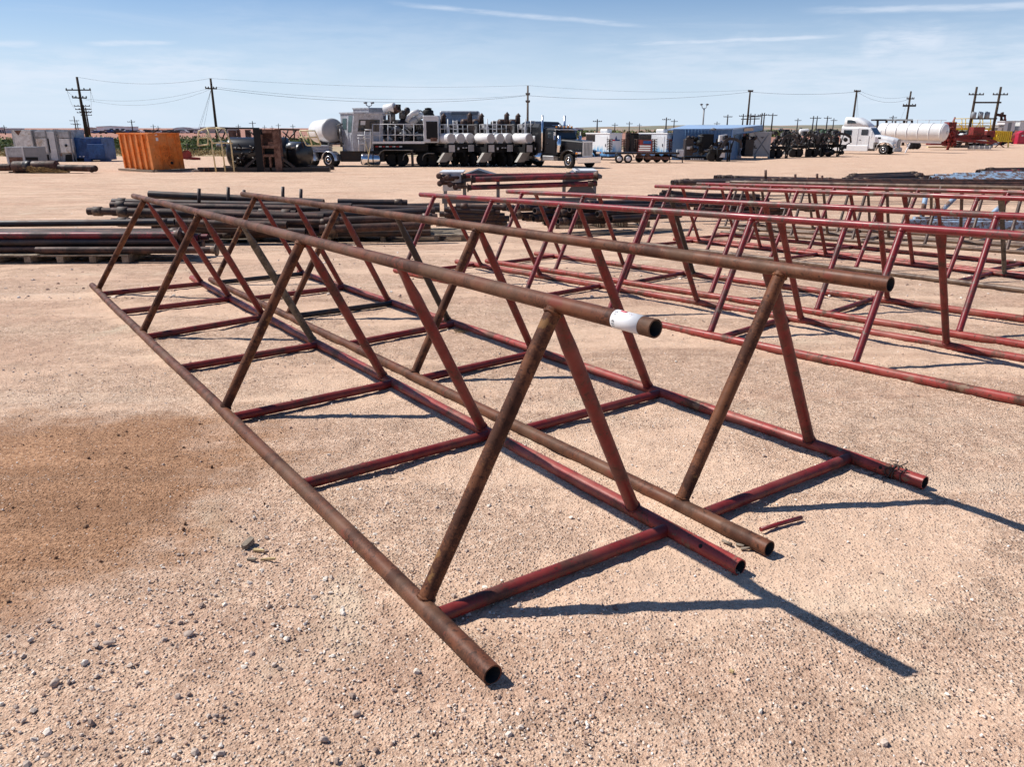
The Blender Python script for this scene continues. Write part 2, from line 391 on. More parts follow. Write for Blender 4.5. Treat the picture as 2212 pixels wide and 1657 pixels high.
# ------------------------------------------------------------------ gravel
def stone_shape(rs):
    t=(1+5**.5)/2
    v=np.array([(-1,t,0),(1,t,0),(-1,-t,0),(1,-t,0),(0,-1,t),(0,1,t),(0,-1,-t),(0,1,-t),(t,0,-1),(t,0,1),(-t,0,-1),(-t,0,1)],float)
    v/=np.linalg.norm(v[0]); v*=(.60+.72*rs.rand(12))[:,None]; v*=np.array([1,.50+.5*rs.rand(),.45+.45*rs.rand()])
    f=np.array([(0,11,5),(0,5,1),(0,1,7),(0,7,10),(0,10,11),(1,5,9),(5,11,4),(11,10,2),(10,7,6),(7,1,8),(3,9,4),(3,4,2),(3,2,6),(3,6,8),(3,8,9),(4,9,5),(2,4,11),(6,2,10),(8,6,7),(9,8,1)])
    return v,f
def gravel_mat(name,stops,rough=.85):
    m,nt,b=node_mat(name)
    geo=nt.nodes.new('ShaderNodeNewGeometry'); tc=nt.nodes.new('ShaderNodeTexCoord').outputs['Object']
    c=ramp(nt,geo.outputs['Random Per Island'],stops)
    v=ramp(nt,noise(nt,tc,220,3,.6),[(.3,(.75,.75,.75)),(.7,(1.15,1.15,1.15))])
    nt.links.new(mix(nt,1.,c,v,'MULTIPLY'),b.inputs['Base Color']); b.inputs['Roughness'].default_value=rough; b.inputs['Specular IOR Level'].default_value=.2
    MATS[name]=m
gravel_mat('stone_mix',[(0,(.34,.22,.17)),(.2,(.50,.35,.27)),(.45,(.60,.44,.34)),(.7,(.70,.57,.47)),(1.,(.86,.79,.71))])
gravel_mat('stone_pale',[(0,(.22,.15,.12)),(.25,(.42,.32,.26)),(.6,(.62,.51,.42)),(1.,(.84,.76,.66))])
gravel_mat('clod',[(0,(.10,.05,.03)),(.5,(.20,.11,.065)),(1.,(.33,.20,.12))],.95)
def scatter(n,ymin,ymax,rmin,rmax,pw,name,seed,mat,label,mask=None,yp=1.6,xmul=.76):
    rs=np.random.RandomState(seed)
    sh=[stone_shape(rs) for _ in range(9)]
    y=ymin+(ymax-ymin)*rs.rand(n)**yp; x=(rs.rand(n)*2-1)*(y*xmul+.3)
    if mask is not None:
        k=mask(x,y,rs); x=x[k]; y=y[k]; n=len(x)
    r=rmin*(rmax/rmin)**(rs.rand(n)**pw)
    a=rs.rand(n)*6.28
    gz=np.interp(y,np.arange(0,40,.05),[G(t) for t in np.arange(0,40,.05)])
    Vs=[];Fs=[];o=0
    for i in range(n):
        v,f=sh[i%9]; c,s=math.cos(a[i]),math.sin(a[i])
        w=v*r[i]; q=np.stack([w[:,0]*c-w[:,1]*s+x[i],w[:,0]*s+w[:,1]*c+y[i],w[:,2]+gz[i]+r[i]*.10-.002],1)
        Vs.append(q);Fs.append(f+o);o+=12
    me=npmesh(name,np.concatenate(Vs),np.concatenate(Fs),False); me.materials.append(MATS[mat])
    ob=bpy.data.objects.new(name,me); COL.objects.link(ob); tag(ob,label,'gravel',None,'stuff')
def in_dirt(x,y):
    cx,cy,rx,ry,rot=DIRT; u=(x-cx)*math.cos(rot)+(y-cy)*math.sin(rot); v=-(x-cx)*math.sin(rot)+(y-cy)*math.cos(rot)
    return (u/rx)**2+(v/ry)**2
def m_dirt(x,y,rs):
    p=.22+.9*np.clip((vnoise(x*1.1+3,y*1.1+7,12)*.6+vnoise(x*3.3,y*3.3,13)*.4-.42)*3,0,1)+.5*np.clip(1.4-np.hypot((x+1.1)/1.5,(y-2.3)/1.1),0,1)
    return (rs.rand(len(x))<p)&((in_dirt(x,y)>1.0)|(rs.rand(len(x))<.12))
def m_coarse(x,y,rs):
    p=.07+.8*np.clip(1.2-np.hypot((x+1.1)/1.5,(y-2.3)/1.1),0,1)+.35*(vnoise(x*1.3+9,y*1.3+4,8)>.72)
    return (rs.rand(len(x))<p)&((in_dirt(x,y)>.95)|(rs.rand(len(x))<.08))
scatter(52000,1.25,9,.0018,.0070,1.7,'gravel',5,'stone_mix','fine loose gravel covering the yard around the frames',m_dirt,1.55)
scatter(9500,1.25,9,.0050,.0135,2.6,'coarse_gravel',6,'stone_pale','larger pale stones lying loose over the fine gravel',m_coarse,1.3)
scatter(900,2.2,6.5,.004,.013,1.8,'soil_clods',9,'clod','dark crumbly soil clods strewn over the brown dirt patch',lambda x,y,rs:(in_dirt(x,y)<1.05)&(rs.rand(len(x))<.9),1.,.8)
scatter(1500,8,24,.008,.03,2.,'far_gravel',8,'stone_mix','loose stones scattered over the yard farther back',None,1.4)
def one_stone(px,py,r,label,seed,mat='stone_pale',name='stone'):
    rs=np.random.RandomState(seed); v,f=stone_shape(rs); p=at(px,py)
    me=npmesh(name,v*r,f,False); 
    bm=bmesh.new(); bm.from_mesh(me); bmesh.ops.bevel(bm,geom=bm.edges[:],offset=r*.10,segments=1,affect='EDGES'); bm.to_mesh(me); bm.free()
    me.materials.append(MATS[mat]); o=bpy.data.objects.new(name,me); COL.objects.link(o)
    o.location=(p.x,p.y,p.z+r*.3); tag(o,label,'stone')
one_stone(236,1393,.022,'largest pale stone on the gravel at the lower left, beside a whiter one',21)
one_stone(208,1396,.014,'whitish stone just left of the largest pale stone at the lower left',22)
one_stone(408,1373,.017,'brownish angular stone on the gravel right of the largest pale stone',23)
one_stone(120,1478,.016,'grey stone at the left edge of the brown dirt near the bottom',24)
one_stone(770,1545,.017,'smooth pale stone low down, left of the near end of the front rail',25)
one_stone(700,1600,.015,'reddish grey stone near the bottom edge of the photograph, left of centre',26)
one_stone(1595,1090,.015,'pale stone on the gravel right of the second frame\'s near crossbar',27)
one_stone(1210,1240,.013,'pale stone lying inside the front frame, above its near crossbar shadow',28)
one_stone(683,928,.012,'dark round stone inside the front frame above its third crossbar',29,'stone_mix')
one_stone(628,925,.011,'dark brown pebble inside the front frame left of the dark round stone',30,'stone_mix')
# bits of wood on the gravel
def chip_(px,py,L,w,ang,mat,label,h=.008):
    p=at(px,py); m=MB(); rs=random.Random(px)
    pts=[(-L/2,-w*.4),(-L*.3,-w*.5),(L*.35,-w*.35),(L/2,-w*.1),(L*.42,w*.4),(0,w*.5),(-L*.45,w*.3)]
    pts=[(x+rs.uniform(-.003,.003),y+rs.uniform(-.002,.002)) for x,y in pts]
    m.prism(pts,0,h,'z'); o=m.build('wood_chip',mat); o.location=(p.x,p.y,p.z+.003); o.rotation_euler=(R(rs.uniform(-9,9)),R(-8),ang); tag(o,label,'wood chip')
chip_(537,1180,.062,.030,1.15,'weathered','thick grey weathered wood chip on the gravel left of the front rail',.02)
chip_(560,1192,.055,.014,-.5,'dry_wood','pale yellow wood splinter just right of the thick grey chip')
chip_(580,1212,.060,.010,-.15,'dry_wood','long thin pale splinter below the other wood chips')
chip_(545,1212,.040,.012,-.3,'weathered','small grey splinter under the thick grey wood chip')
chip_(1581,1455,.020,.007,-1.1,'dry_wood','tiny yellow splinter alone on the gravel at the lower right')
# ------------------------------------------------------------------ truss frames
RR=.0318; RT=.0283
def bead(m,c,d,r):
    """lumpy weld bead round a joint"""
    dd,x,y=m.frame(c,c+d); rs=random.Random(int(c.x*1000)); n=26; pts=[]
    for k in range(n+1):
        a=2*math.pi*k/n; q=(1.0+.05*rs.random())*r; pts.append(c+x*math.cos(a)*q+y*math.sin(a)*q+dd*rs.uniform(-.0035,.0035))
    pts[-1]=pts[0]
    m.tube(pts,.005,6,False,[.0045+.0022*rs.random() for _ in pts])
def frame_obj(key,q,label,nodes,mats,t0t1,sr=.0282,hole=None):
    x0,y0,yaw,W,h,za,zb=q
    ax=Vector((math.cos(yaw),math.sin(yaw),0)); nn=Vector((-ax.y,ax.x,0))
    base=Vector((x0,y0,0)); 
    ph=sum(map(ord,key))
    def rail(rl,t):
        p=base+ax*t+nn*{'L':0,'R':W,'T':W/2}[rl]
        p+=nn*.0045*math.sin(t*.9+ph+ord(rl))+nn*.002*math.sin(t*2.7+ord(rl))
        if rl=='T':
            e0=base+nn*W/2; e1=e0+ax*9.6
            p.z=(G(e0.y)+za)*(1-t/9.6)+(G(e1.y)+zb)*t/9.6+h+.031
        else: p.z=G(p.y)+.031
        return p
    mid=rail('L',(t0t1['L'][0]+t0t1['L'][1])/2)+nn*W/2; mid.z-=.03
    root=thing('pipe_truss_frame',label,'steel frame',mid,0,'triangular pipe frames laid out in the yard')
    for rl,nm,mt in (('T','top_rail',mats['T']),('L','bottom_rail',mats['L']),('R','bottom_rail',mats['Rr'])):
        a,b=t0t1[rl]; m=MB(); n=24
        m.pipe([rail(rl,a+(b-a)*i/(n-1)) for i in range(n)],RR if rl!='T' else (RT if key=='A' else .0302),.005,28)
        o=m.build(nm,mt,root,True)
        if hole and rl==hole[0]:
            t=hole[1]; c=rail(rl,t); dirv=(Vector((0,0,EYE))-c); dirv-=ax*dirv.dot(ax); dirv.normalize()
            hm=MB(); hm.lathe(c+dirv*(RR-.004),dirv,[(0,.0085),(.0046,.0085)],14); hm.build('bolt_hole','black_matt',o,False)  # flush black disc stands in for the dark inside a hole
            for v in bpy.data.objects[-1:] : pass
            ho=[k for k in o.children][0]; ho.data.transform(Matrix.Translation(-root.location))
    def strut(rl,tf,tt,mt,flat_top):
        a=rail(rl,tf); b=rail('T',tt); d=(b-a).normalized(); a=a+d*(RR*.6); b=b-d*(RR*.5)
        m=MB(); o=0; N=14; n=20
        s1=(ax-d*ax.dot(d)).normalized(); s2=d.cross(s1); L=(b-a).length
        for i in range(N+1):
            t=i/N
            if i>=N-4: t=1-(N-i)*.045/L*1.0
            else: t=i/(N-4)*(1-.20/L)
            p=a+d*(L*t); k=0.
            if flat_top: k=max(0.,min(1.,(t*L-(L-.20))/.17))
            k=k*k*(3-2*k)
            w1=sr*(1+.50*k); w2=sr*(1-.55*k)
            m.v+=[p+s1*math.cos(6.28318*j/n)*w1+s2*math.sin(6.28318*j/n)*w2 for j in range(n)]
        for i in range(N):
            for j in range(n): m.f.append([i*n+j,(i+1)*n+j,(i+1)*n+(j+1)%n,i*n+(j+1)%n]); m.sm.append(True)
        # weld beads
        for c,dr,k in ((a+d*.016,d,1.13),(b-d*.012,d,1.13 if not flat_top else .0)):
            if k: bead(m,c-dr*.005,dr,sr)
        m.build('strut',mt,root,True)
    for tf,tt,mt in nodes['L']: strut('L',tf,tt,mt or mats['sL'],False)
    for tf,tt,mt in nodes['R']: strut('R',tf,tt,mt or mats['sR'],True)
    for tl,tr,mt in nodes['X']:
        a=rail('L',tl); b=rail('R',tr); d=(b-a).normalized(); m=MB()
        m.tube([a+d*RR*.7,a.lerp(b,.33),a.lerp(b,.66),b-d*RR*.7],sr*.94,20,False)
        m.build('crossbar',mt or mats['X'],root,True)
    return root,rail,ax,nn
Z3=lambda *a:[tuple(k) for k in zip(*a)]
N_=None
rootA,railA,axA,nnA=frame_obj('A',(-4.845,8.703,-.961,1.072,.988,.01,-.011),'nearest triangular frame with a rusty brown top pipe bearing a white sticker',
 dict(L=Z3([.49,3.05,5.5,7.94],[.99,3.25,5.6,7.96],[N_]*4),
      R=Z3([.59,1.79,2.87,4.16,5.42,6.65,7.83],[1.02,2.14,3.27,4.36,5.62,6.8,7.93],[N_,N_,N_,'grey_wood',N_,N_,N_]),
      X=Z3([.75,1.95,3.21,4.37,5.65,6.77,8.02],[.66,1.84,2.95,4.27,5.56,6.72,8.03],[N_]*7)),
 dict(T='rust_pipe',L='rust_pipe',Rr='red_rail',sL='rust_strut',sR='red_paint',X='red_paint'),dict(L=(.06,8.37),R=(.12,8.39),T=(.35,8.41)),hole=('R',8.22))
rootB,railB,axB,nnB=frame_obj('B',(-3.901,9.492,-.955,1.094,.978,.001,-.003),'second triangular frame, rusty brown top pipe, twine wound round its right bottom pipe',
 dict(L=Z3([.70,3.14,5.59,8.01],[.81,3.21,5.59,8.0],[N_]*4),
      R=Z3([.61,1.86,3.03,4.22,5.47,6.73,7.9],[.87,2.05,3.23,4.36,5.59,6.77,7.93],[N_,N_,N_,'black_steel',N_,N_,N_]),
      X=Z3([.78,2.05,3.2,4.5,5.68,6.87,8.13],[.67,1.95,3.13,4.33,5.57,6.83,8.13],['black_steel',N_,'black_steel',N_,N_,N_,N_])),
 dict(T='rust_pipe',L='rust_pipe',Rr='red_rail',sL='rust_strut',sR='red_paint',X='red_paint'),dict(L=(.50,8.47),R=(.49,8.5),T=(.3,8.48)),hole=('R',8.30))
def regular(key,q,label,t0,mats,lts,spec=None,rdx=.24):
    n=dict(L=[(a+.06,a,N_) for a in lts],R=[(a+rdx+.0,a+rdx+.02,(spec or {}).get(i)) for i,a in enumerate(lts)],X=[(a+.17,a+.10,N_) for a in lts[::2]])
    return frame_obj(key,q,label,n,mats,dict(L=(t0+.2,t0+8.35),R=(t0,t0+8.35),T=(t0,t0+8.35)),sr=.0262)
MR=dict(T='red_top',L='red_rail',Rr='red_rail',sL='red_fresh',sR='red_paint',X='red_paint')
regular('C',(-1.581,9.944,-.868,1.131,.939,-.005,0.),'third frame from the left, all red, its top pipe worn bare near the far end',-.1,MR,[.23,1.42,2.58,3.78,4.92,6.16,7.35])
regular('D',(-.78,11.278,-.849,1.132,.949,-.012,.007),'fourth frame from the left, red, with two bare scraped bands on its top pipe',.43,MR,[.76,1.95,3.1,4.31,5.5,6.75,7.95],{2:'black_steel'})
regular('E',(.503,15.613,-.956,1.092,.96,-.004,.001),'fifth frame from the left, red top pipe over a brownish near bottom pipe',2.7,dict(MR,L='brown_rail'),[3.06,4.36,5.54,6.86,8.02,9.25,10.45],{4:'grey_wood'})
regular('F',(1.575,16.846,-.991,1.091,.976,-.002,0.),'red frame behind the fifth one and in front of the brown frames',2.69,MR,[3.0,4.4,5.61,6.97,8.19,9.4])
MB_=dict(T='brown_rail',L='brown_rail',Rr='brown_rail',sL='dark_rail',sR='dark_rail',X='dark_rail')
regular('G',(4.951,14.811,-.785,1.092,.967,-.001,-.002),'nearer of the two brown frames behind the red ones',-1.25,MB_,[-.9,.35,1.5,2.7,3.9,5.1,6.3],rdx=.3)
regular('H',(5.75,15.85,-.775,1.092,.93,-.001,-.002),'farther of the two brown frames, in front of the pale blue pipes',-1.9,MB_,[-1.6,-.35,.85,2.,3.2,4.4,5.6],rdx=.3)
# sticker wrapped round the first top pipe
def wrap(rail,ax,t,ang,r):
    c=rail('T',t); d=(rail('T',t+.1)-rail('T',t)).normalized(); view=(Vector((0,0,EYE))-c); u=(view-d*view.dot(d)).normalized(); w=d.cross(u)
    return c+u*math.cos(ang)*r+w*math.sin(ang)*r
def sticker_patch(name,mat,t0,t1,a0,a1,r,parent,n=18,th=.0008):
    m=MB(); vs=[];fs=[]
    for rr in (r,r+th):
        for i in range(n+1):
            a=a0+(a1-a0)*i/n
            vs+=[wrap(railA,axA,t0,a,rr),wrap(railA,axA,t1,a,rr)]
    k=2*(n+1)
    for i in range(n):
        fs+=[(2*i,2*i+1,2*i+3,2*i+2),(k+2*i,k+2*i+1,k+2*i+3,k+2*i+2)]
        fs+=[(2*i,2*i+2,k+2*i+2,k+2*i),(2*i+1,2*i+3,k+2*i+3,k+2*i+1)]
    fs+=[(0,1,k+1,k),(2*n,2*n+1,k+2*n+1,k+2*n)]
    m.add(vs,fs,True); return m.build(name,mat,parent,True)
tr=[o for o in rootA.children if o.name.startswith('top_rail')][0]
st=sticker_patch('sticker','label_white',8.250,8.362,-1.72,1.35,RT+.0004,rootA,18,.0004)
st['label']='white paper sticker wrapped round the near end of the top pipe'
def sub(o,parent):
    o.parent=parent; return o
SGN=1 if (wrap(railA,axA,8.27,1.,.03).z<wrap(railA,axA,8.27,-1.,.03).z) else -1
rp=sticker_patch('red_mark','stamp_red',8.272,8.298,-1.25*SGN,-.98*SGN,RT+.0012,rootA,6,.0003); sub(rp,st)
def wrapped_text(txt,t,a_mid,size,mat,name,along=False):
    cu=bpy.data.curves.new('tmp_txt','FONT'); cu.body=txt; cu.size=size; cu.align_x='CENTER'; cu.align_y='CENTER'; cu.resolution_u=2
    ob=bpy.data.objects.new('tmp_txt',cu); COL.objects.link(ob); dg=bpy.context.evaluated_depsgraph_get(); dg.update()
    me=bpy.data.meshes.new_from_object(ob.evaluated_get(dg)); bpy.data.objects.remove(ob); bpy.data.curves.remove(cu)
    r=RT+.0014
    for v in me.vertices:
        x,y=v.co.x,v.co.y
        p=wrap(railA,axA,t+y*1.,a_mid-x/r*SGN,r) if not along else wrap(railA,axA,t+x,a_mid-y/r*SGN,r)
        v.co=p-rootA.location
    me.name=name; me.materials.clear(); me.materials.append(MATS[mat]); o=bpy.data.objects.new(name,me); COL.objects.link(o); o.parent=st
wrapped_text('359   12',8.262,.05,.017,'ink','lot_number')
wrapped_text('TY',8.318,-.78*SGN,.02,'faint_ink','faint_stamp',True)
# twine on frame B, little steel rod, weeds
m=MB(); rs=random.Random(4)
for k in range(5):
    t=8.34+.012*k+rs.uniform(-.01,.01); c=railB('R',t); d=axB; u=Vector((0,0,1)); w=d.cross(u)
    pts=[c+u*math.cos(a)*(RR+.004+rs.uniform(0,.006))+w*math.sin(a)*(RR+.004+rs.uniform(0,.006))+d*rs.uniform(-.012,.012) for a in [i*.52 for i in range(13)]]
    m.tube(pts,.0028,6)
c=railB('R',8.35)
for k in range(7):
    a=rs.uniform(0,6.28); p0=c+Vector((0,0,.02 if k<4 else -.02)); p1=p0+Vector((math.cos(a)*.06,math.sin(a)*.06,rs.uniform(.0,.03) if k<4 else -.0)); p2=p1+Vector((math.cos(a+1)*.05,math.sin(a+1)*.05,-.01))
    m.tube([p0,p1,p2],.0025,5)
solo(m,'twine','twine',c,'dark twine knotted round the near end of the second frame\'s right bottom pipe','twine')
p0,p1=at(1648,1150),at(1730,1125)
m=MB(); m.tube([p0+Vector((-.01,0,.012)),p0.lerp(p1,.5)+Vector((0,0,.016)),p1+Vector((0,0,.014))],.0095,10); solo(m,'steel_rod','red_fresh',p0,'short dark red rod lying on the gravel beside the second frame\'s brown bottom pipe','rod')
def weed(px,py,r,n,seed,label,mat='hay'):
    rs=random.Random(seed); p=at(px,py); m=MB()
    for k in range(n):
        a=rs.uniform(0,6.28); L=r*rs.uniform(.5,1.2); b=p+Vector((rs.uniform(-r,r),rs.uniform(-r,r)*.6,0))
        m.tube([b,b+Vector((math.cos(a)*L*.5,math.sin(a)*L*.5,L*.35)),b+Vector((math.cos(a+.5)*L,math.sin(a+.5)*L,L*rs.uniform(.05,.4)))],.0012,4)
    solo(m,'dry_weed',mat,p,label,'weed')
weed(1000,718,.07,40,3,'wispy dry weed caught at a crossbar joint of the second frame')
m=MB()
for k,(a,b) in enumerate([((1560,1172),(1580,1182)),((1590,1180),(1607,1186)),((1600,1190),(1622,1190))]):
    m.tube([at(*a)+Vector((0,0,.008)),at(*b)+Vector((0,0,.012))],.006,7)
solo(m,'dead_twigs','weathered',at(1590,1182),'dark twigs lying between the two middle bottom pipes near their ends','twigs')

# ------------------------------------------------------------------ land beyond the yard
def field():
    m,nt,b=node_mat('field_soil')
    tc=nt.nodes.new('ShaderNodeTexCoord').outputs['Object']; sp=nt.nodes.new('ShaderNodeSeparateXYZ'); nt.links.new(tc,sp.inputs[0])
    g=ramp(nt,noise(nt,tc,.6,3,.7),[(.35,(.30,.21,.12)),(.65,(.42,.33,.20))])
    red=ramp(nt,noise(nt,mapping(nt,tc,(.02,.1,1)),.6,4,.6),[(.35,(.27,.115,.075)),(.65,(.38,.18,.12))])
    d=math_(nt,'ADD',sp.outputs[1],math_(nt,'MULTIPLY',noise(nt,tc,.04,2,.6),30))
    nt.links.new(mix(nt,smooth(nt,d,150,175),g,red),b.inputs['Base Color']); b.inputs['Roughness'].default_value=.95; MATS['field_soil']=m
    xs=list(np.linspace(-160,420,150)); xs=[-9000,-1500,-400]+xs+[900,2500,9000]
    rs=random.Random(3)
    def edge(x): return 82+ (0 if x<-8 else min(90,(x+8)*1.35)) + rs.uniform(-1.2,1.2)
    rows=[]
    for k in range(7):
        rows.append([(x,(edge(x) if k==0 else [0,130,210,400,1000,3000,12000][k]+ (min(90,max(0,x+8)*.8) if k<2 else 0)),0) for x in xs])
    V=[];n=len(xs)
    for k,r in enumerate(rows):
        for (x,y,z) in r: V.append((x,y,G(y)+(.03 if k else -.02)))
    Fc=[(k*n+i,k*n+i+1,(k+1)*n+i+1,(k+1)*n+i) for k in range(6) for i in range(n-1)]
    me=npmesh('field',np.array(V),np.array(Fc)); me.materials.append(MATS['field_soil'])
    o=bpy.data.objects.new('field',me); COL.objects.link(o); tag(o,'dry grass verge and red ploughed field beyond the yard','field',None,'structure')
field()
def ridge():
    m,nt,b=node_mat('ridge_green')
    tc=nt.nodes.new('ShaderNodeTexCoord').outputs['Object']
    nt.links.new(ramp(nt,noise(nt,mapping(nt,tc,(1,.3,1)),.02,5,.7),[(.35,(.12,.125,.08)),(.5,(.20,.18,.12)),(.62,(.32,.20,.15))]),b.inputs['Base Color']); b.inputs['Roughness'].default_value=.95; MATS['ridge_green']=m
    V=[];n=160; rs=random.Random(9)
    for k,(y,f) in enumerate(((760,0),(900,.55),(1100,1.),(1500,.9),(2500,-.2))):
        for i in range(n):
            px=1180+ (2700-1180)*i/(n-1); d=ray(px,270); x=d.x/d.y*y
            t=min(1,max(0,(px-1200)/260)); top=EYE+ (276-270.5)/1650*1100*t*(1+.10*math.sin(i*.21)+.05*math.sin(i*.57))
            z=-1.3+f*(top+1.3)
            V.append((x,y,z))
    Fc=[(k*n+i,k*n+i+1,(k+1)*n+i+1,(k+1)*n+i) for k in range(4) for i in range(n-1)]
    me=npmesh('hills',np.array(V),np.array(Fc)); me.materials.append(MATS['ridge_green']); o=bpy.data.objects.new('hills',me); COL.objects.link(o)
    tag(o,'low green ridge along the horizon on the right','hills',None,'structure')
ridge()
# ------------------------------------------------------------------ helpers for the far yard
def gp(px,Y):
    d=ray(px,300); return Vector((d.x/d.y*Y,Y,G(Y)))
def Xp(px,Y,py=310):
    d=ray(px,py); return d.x/d.y*Y
def Zp(py,Y,px=1106):
    return P(px,py,Y).z
def yat(py): return at(1106,py).y
def fb(m,x0,y0,x1,y1,Y,dy,bev=0.):
    ym=(y0+y1)/2
    return m.box(Xp(x0,Y,ym),Xp(x1,Y,ym),Y,Y+dy,Zp(y1,Y),Zp(y0,Y),bev)
def gz(px,Y): return gp(px,Y).z
def part(m,name,mat,root): return m.build(name,mat,root,True)
def rod(m,pts,Y,r,n=6):
    """thin tube through photo positions; each entry (px,py) or (px,py,Y)"""
    return m.tube([P(p[0],p[1],p[2] if len(p)>2 else Y) for p in pts],r,n)
def loc_frame(o,yaw):
    c,s=math.cos(yaw),math.sin(yaw)
    return lambda x,y,z: Vector((o.x+c*x-s*y,o.y+s*x+c*y,o.z+z))
# wheel: outer tyre + rim, axle along local y
def wheel(root,x,y,r,w,mt='alu',side=-1,name='wheel',dual=False):
    m=MB(); ww=w*(2.15 if dual else 1)
    m.lathe((x,y,r),(0,1,0),[(-ww/2,r*.55),(-ww/2,r*.93),(-ww*.38,r),(ww*.38,r),(ww/2,r*.93),(ww/2,r*.55)],28)
    o=m.build(name,'rubber',root)
    k=MB(); yo=y+side*ww/2
    k.lathe((x,yo-side*w*.0,r),(0,side,0),[(-.05,r*.58),(.012,r*.58),(.012,r*.50),(-.06,r*.44),(-.06,r*.2),(.03,r*.17),(.03,r*.01)],24)
    k.build('rim',mt,o)
    return o
# ------------------------------------------------------------------ pipe stacks on pallets
def pallet(o,yaw,L,W,label,h=.13,group='wooden pallets under the pipe stacks'):
    t=thing('wooden_pallet',label,'pallet',o,yaw,group); t.location.z-=.01
    m=MB()
    n=max(5,int(W/.16))
    for i in range(n): m.box(-L/2,L/2,-W/2+i*W/n,-W/2+i*W/n+W/n*.72,h-.02,h)
    m.build('deck_boards','pallet_wood',t)
    m=MB()
    for x in [-L/2+.05+(L-.1)*k/max(2,round(L/.5)) for k in range(max(2,round(L/.5))+1)]: m.box(x-.045,x+.045,-W/2,W/2-.002,.022,h-.022)
    m.box(-L/2,L/2,-W/2,-W/2+.1,0,.02); m.box(-L/2,L/2,W/2-.1,W/2,0,.02)
    m.build('bearers','pallet_wood',t)
    return t
PSEQ=[0]
def stack_pipe(a,b,r,mat,label,group,collars=(1,1),cmat='collar',wall=.2):
    """one loose pipe with thicker threaded collars on its ends"""
    t=thing('steel_pipe',label,'pipe',a,0,group); m=MB(); d=(b-a).normalized()
    m.pipe([a,b],r,r*wall,14,depth=r*6); part(m,'tube',mat,t)
    for e,dr,k in ((a,d,collars[0]),(b,-d,collars[1])):
        if k:
            m=MB()
            if k==1: m.lathe(e+dr*.10,dr,[(0,r*1.02),(.006,r*1.24),(r*2.2,r*1.24),(r*2.2+.01,r*1.02)],14)
            else: m.lathe(e-dr*.01,dr,[(0,r*.9),(.0,r*1.7),(r*.45,r*1.7),(r*.5,r*1.15),(r*1.6,r*1.1),(r*1.7,r*1.02)],14)
            part(m,'collar' if k==1 else 'flange',cmat,t)
    return t
def pipe_stack(oa,ob,rows,r,mats,label,group,seed,ecc=.35,z0=.13,coll=.8,flange=.1,cm='collar',ev=None):
    """rows: pipes per layer from the bottom; oa,ob: ground points of the near bottom pipe's ends"""
    rs=random.Random(seed); d=(ob-oa).normalized(); d.z=0; d.normalize(); w=Vector((-d.y,d.x,0))
    if w.y<0: w=-w
    z=z0+r
    for k,n in enumerate(rows):
        off=rs.uniform(-.02,.1)+k*.3*r
        for i in range(n):
            s=off+i*r*2.15+rs.uniform(0,.012)
            a=oa+w*s-d*rs.uniform(-ecc,ecc); b=ob+w*s+d*rs.uniform(-ecc,ecc)
            a=Vector((a.x,a.y,G(a.y)+z+rs.uniform(-.008,.008))); b=Vector((b.x,b.y,G(b.y)+z+rs.uniform(-.008,.008)))
            if k%1==0: a.z+=0
            if i in (0,1) or k>=len(rows)-1 or i<n:
                f=lambda:0 if rs.random()>coll else (2 if rs.random()<flange else 1)
                stack_pipe(a,b,r*rs.uniform(.93,1.05),rs.choice(mats),label,group,(f(),f()),rs.choice([cm,'pipe_rust']))
        z+=r*1.95
# left stack on its pallet
oL=at(-220,577); oR=at(300,571)
pa=at(105,571); pb=at(-350,584)
pallet(at(92,570)+Vector((0,.56,0)),R(2),2.35,1.1,'long wooden pallet under the red and black pipe stack at the left edge')
pallet(at(-420,572)+Vector((0,.35,0)),R(2),2.2,1.1,'wooden pallet under the left pipe stack, beyond the frame edge')
pipe_stack(Vector((-9.4,10.86,0)),Vector((-4.75,11.0,0)),[8,7,7],.049,['pipe_red','pipe_rust','pipe_red','pipe_rust','pipe_black'],'red and black threaded pipe in the stack on the pallet at the left edge','pipes in the left stack',3,.18,coll=.9,flange=.2)
stack_pipe(Vector((-6.7,10.80,G(10.8)+.18)),Vector((-4.2,10.9,G(10.8)+.17)),.05,'pipe_rust','rusty flanged pipe poking out farthest right from the left stack','pipes in the left stack',(0,2))
stack_pipe(Vector((-9.2,11.6,G(11.3)+.46)),Vector((-5.2,11.95,G(11.3)+.46)),.05,'pipe_black','topmost black pipe of the left stack with its end tilted back','pipes in the left stack',(0,1))
for k in range(3):
    o=at(-40,535)
    m=MB(); m.box(-.9+.0*k,.9,-.06+.0*k,.06,0,.05)
# second stack: large pipes behind the first frame
gB='large pipes in the stack behind the first frame'
lB='large dark threaded pipe in the long stack behind the first two frames'
def lp(px0,py0,px1,py1,Y0,Y1,r,mat,lab=lB,col=(1,0),cm='collar',grp=gB): 
    a=P(px0,py0,Y0); b=P(px1,py1,Y1); return stack_pipe(a,b,r,mat,lab,grp,col,cm)
lp(322,420,700,438,14.6,14.6,.072,'pipe_black','long black pipe lying highest on the stack behind the first frame',(0,0))
lp(243,436,760,446,14.3,14.3,.062,'pipe_black'); lp(240,443,690,452,14.1,14.0,.066,'pipe_rust')
lp(190,456,640,462,13.9,13.9,.068,'pipe_rust','pipe reaching farthest left from the stack behind the first frame',(1,1)); lp(243,457,700,470,13.6,13.6,.074,'pipe_rust')
lp(242,479,620,486,13.3,13.3,.066,'pipe_rust'); lp(250,480,800,474,14.2,14.2,.07,'pipe_black'); lp(330,492,660,500,13.4,13.4,.06,'pipe_black')
lp(300,468,900,462,14.4,14.4,.07,'pipe_black'); lp(420,498,920,486,13.9,14.2,.066,'pipe_rust'); lp(470,508,930,500,13.7,14.,.06,'pipe_rust')
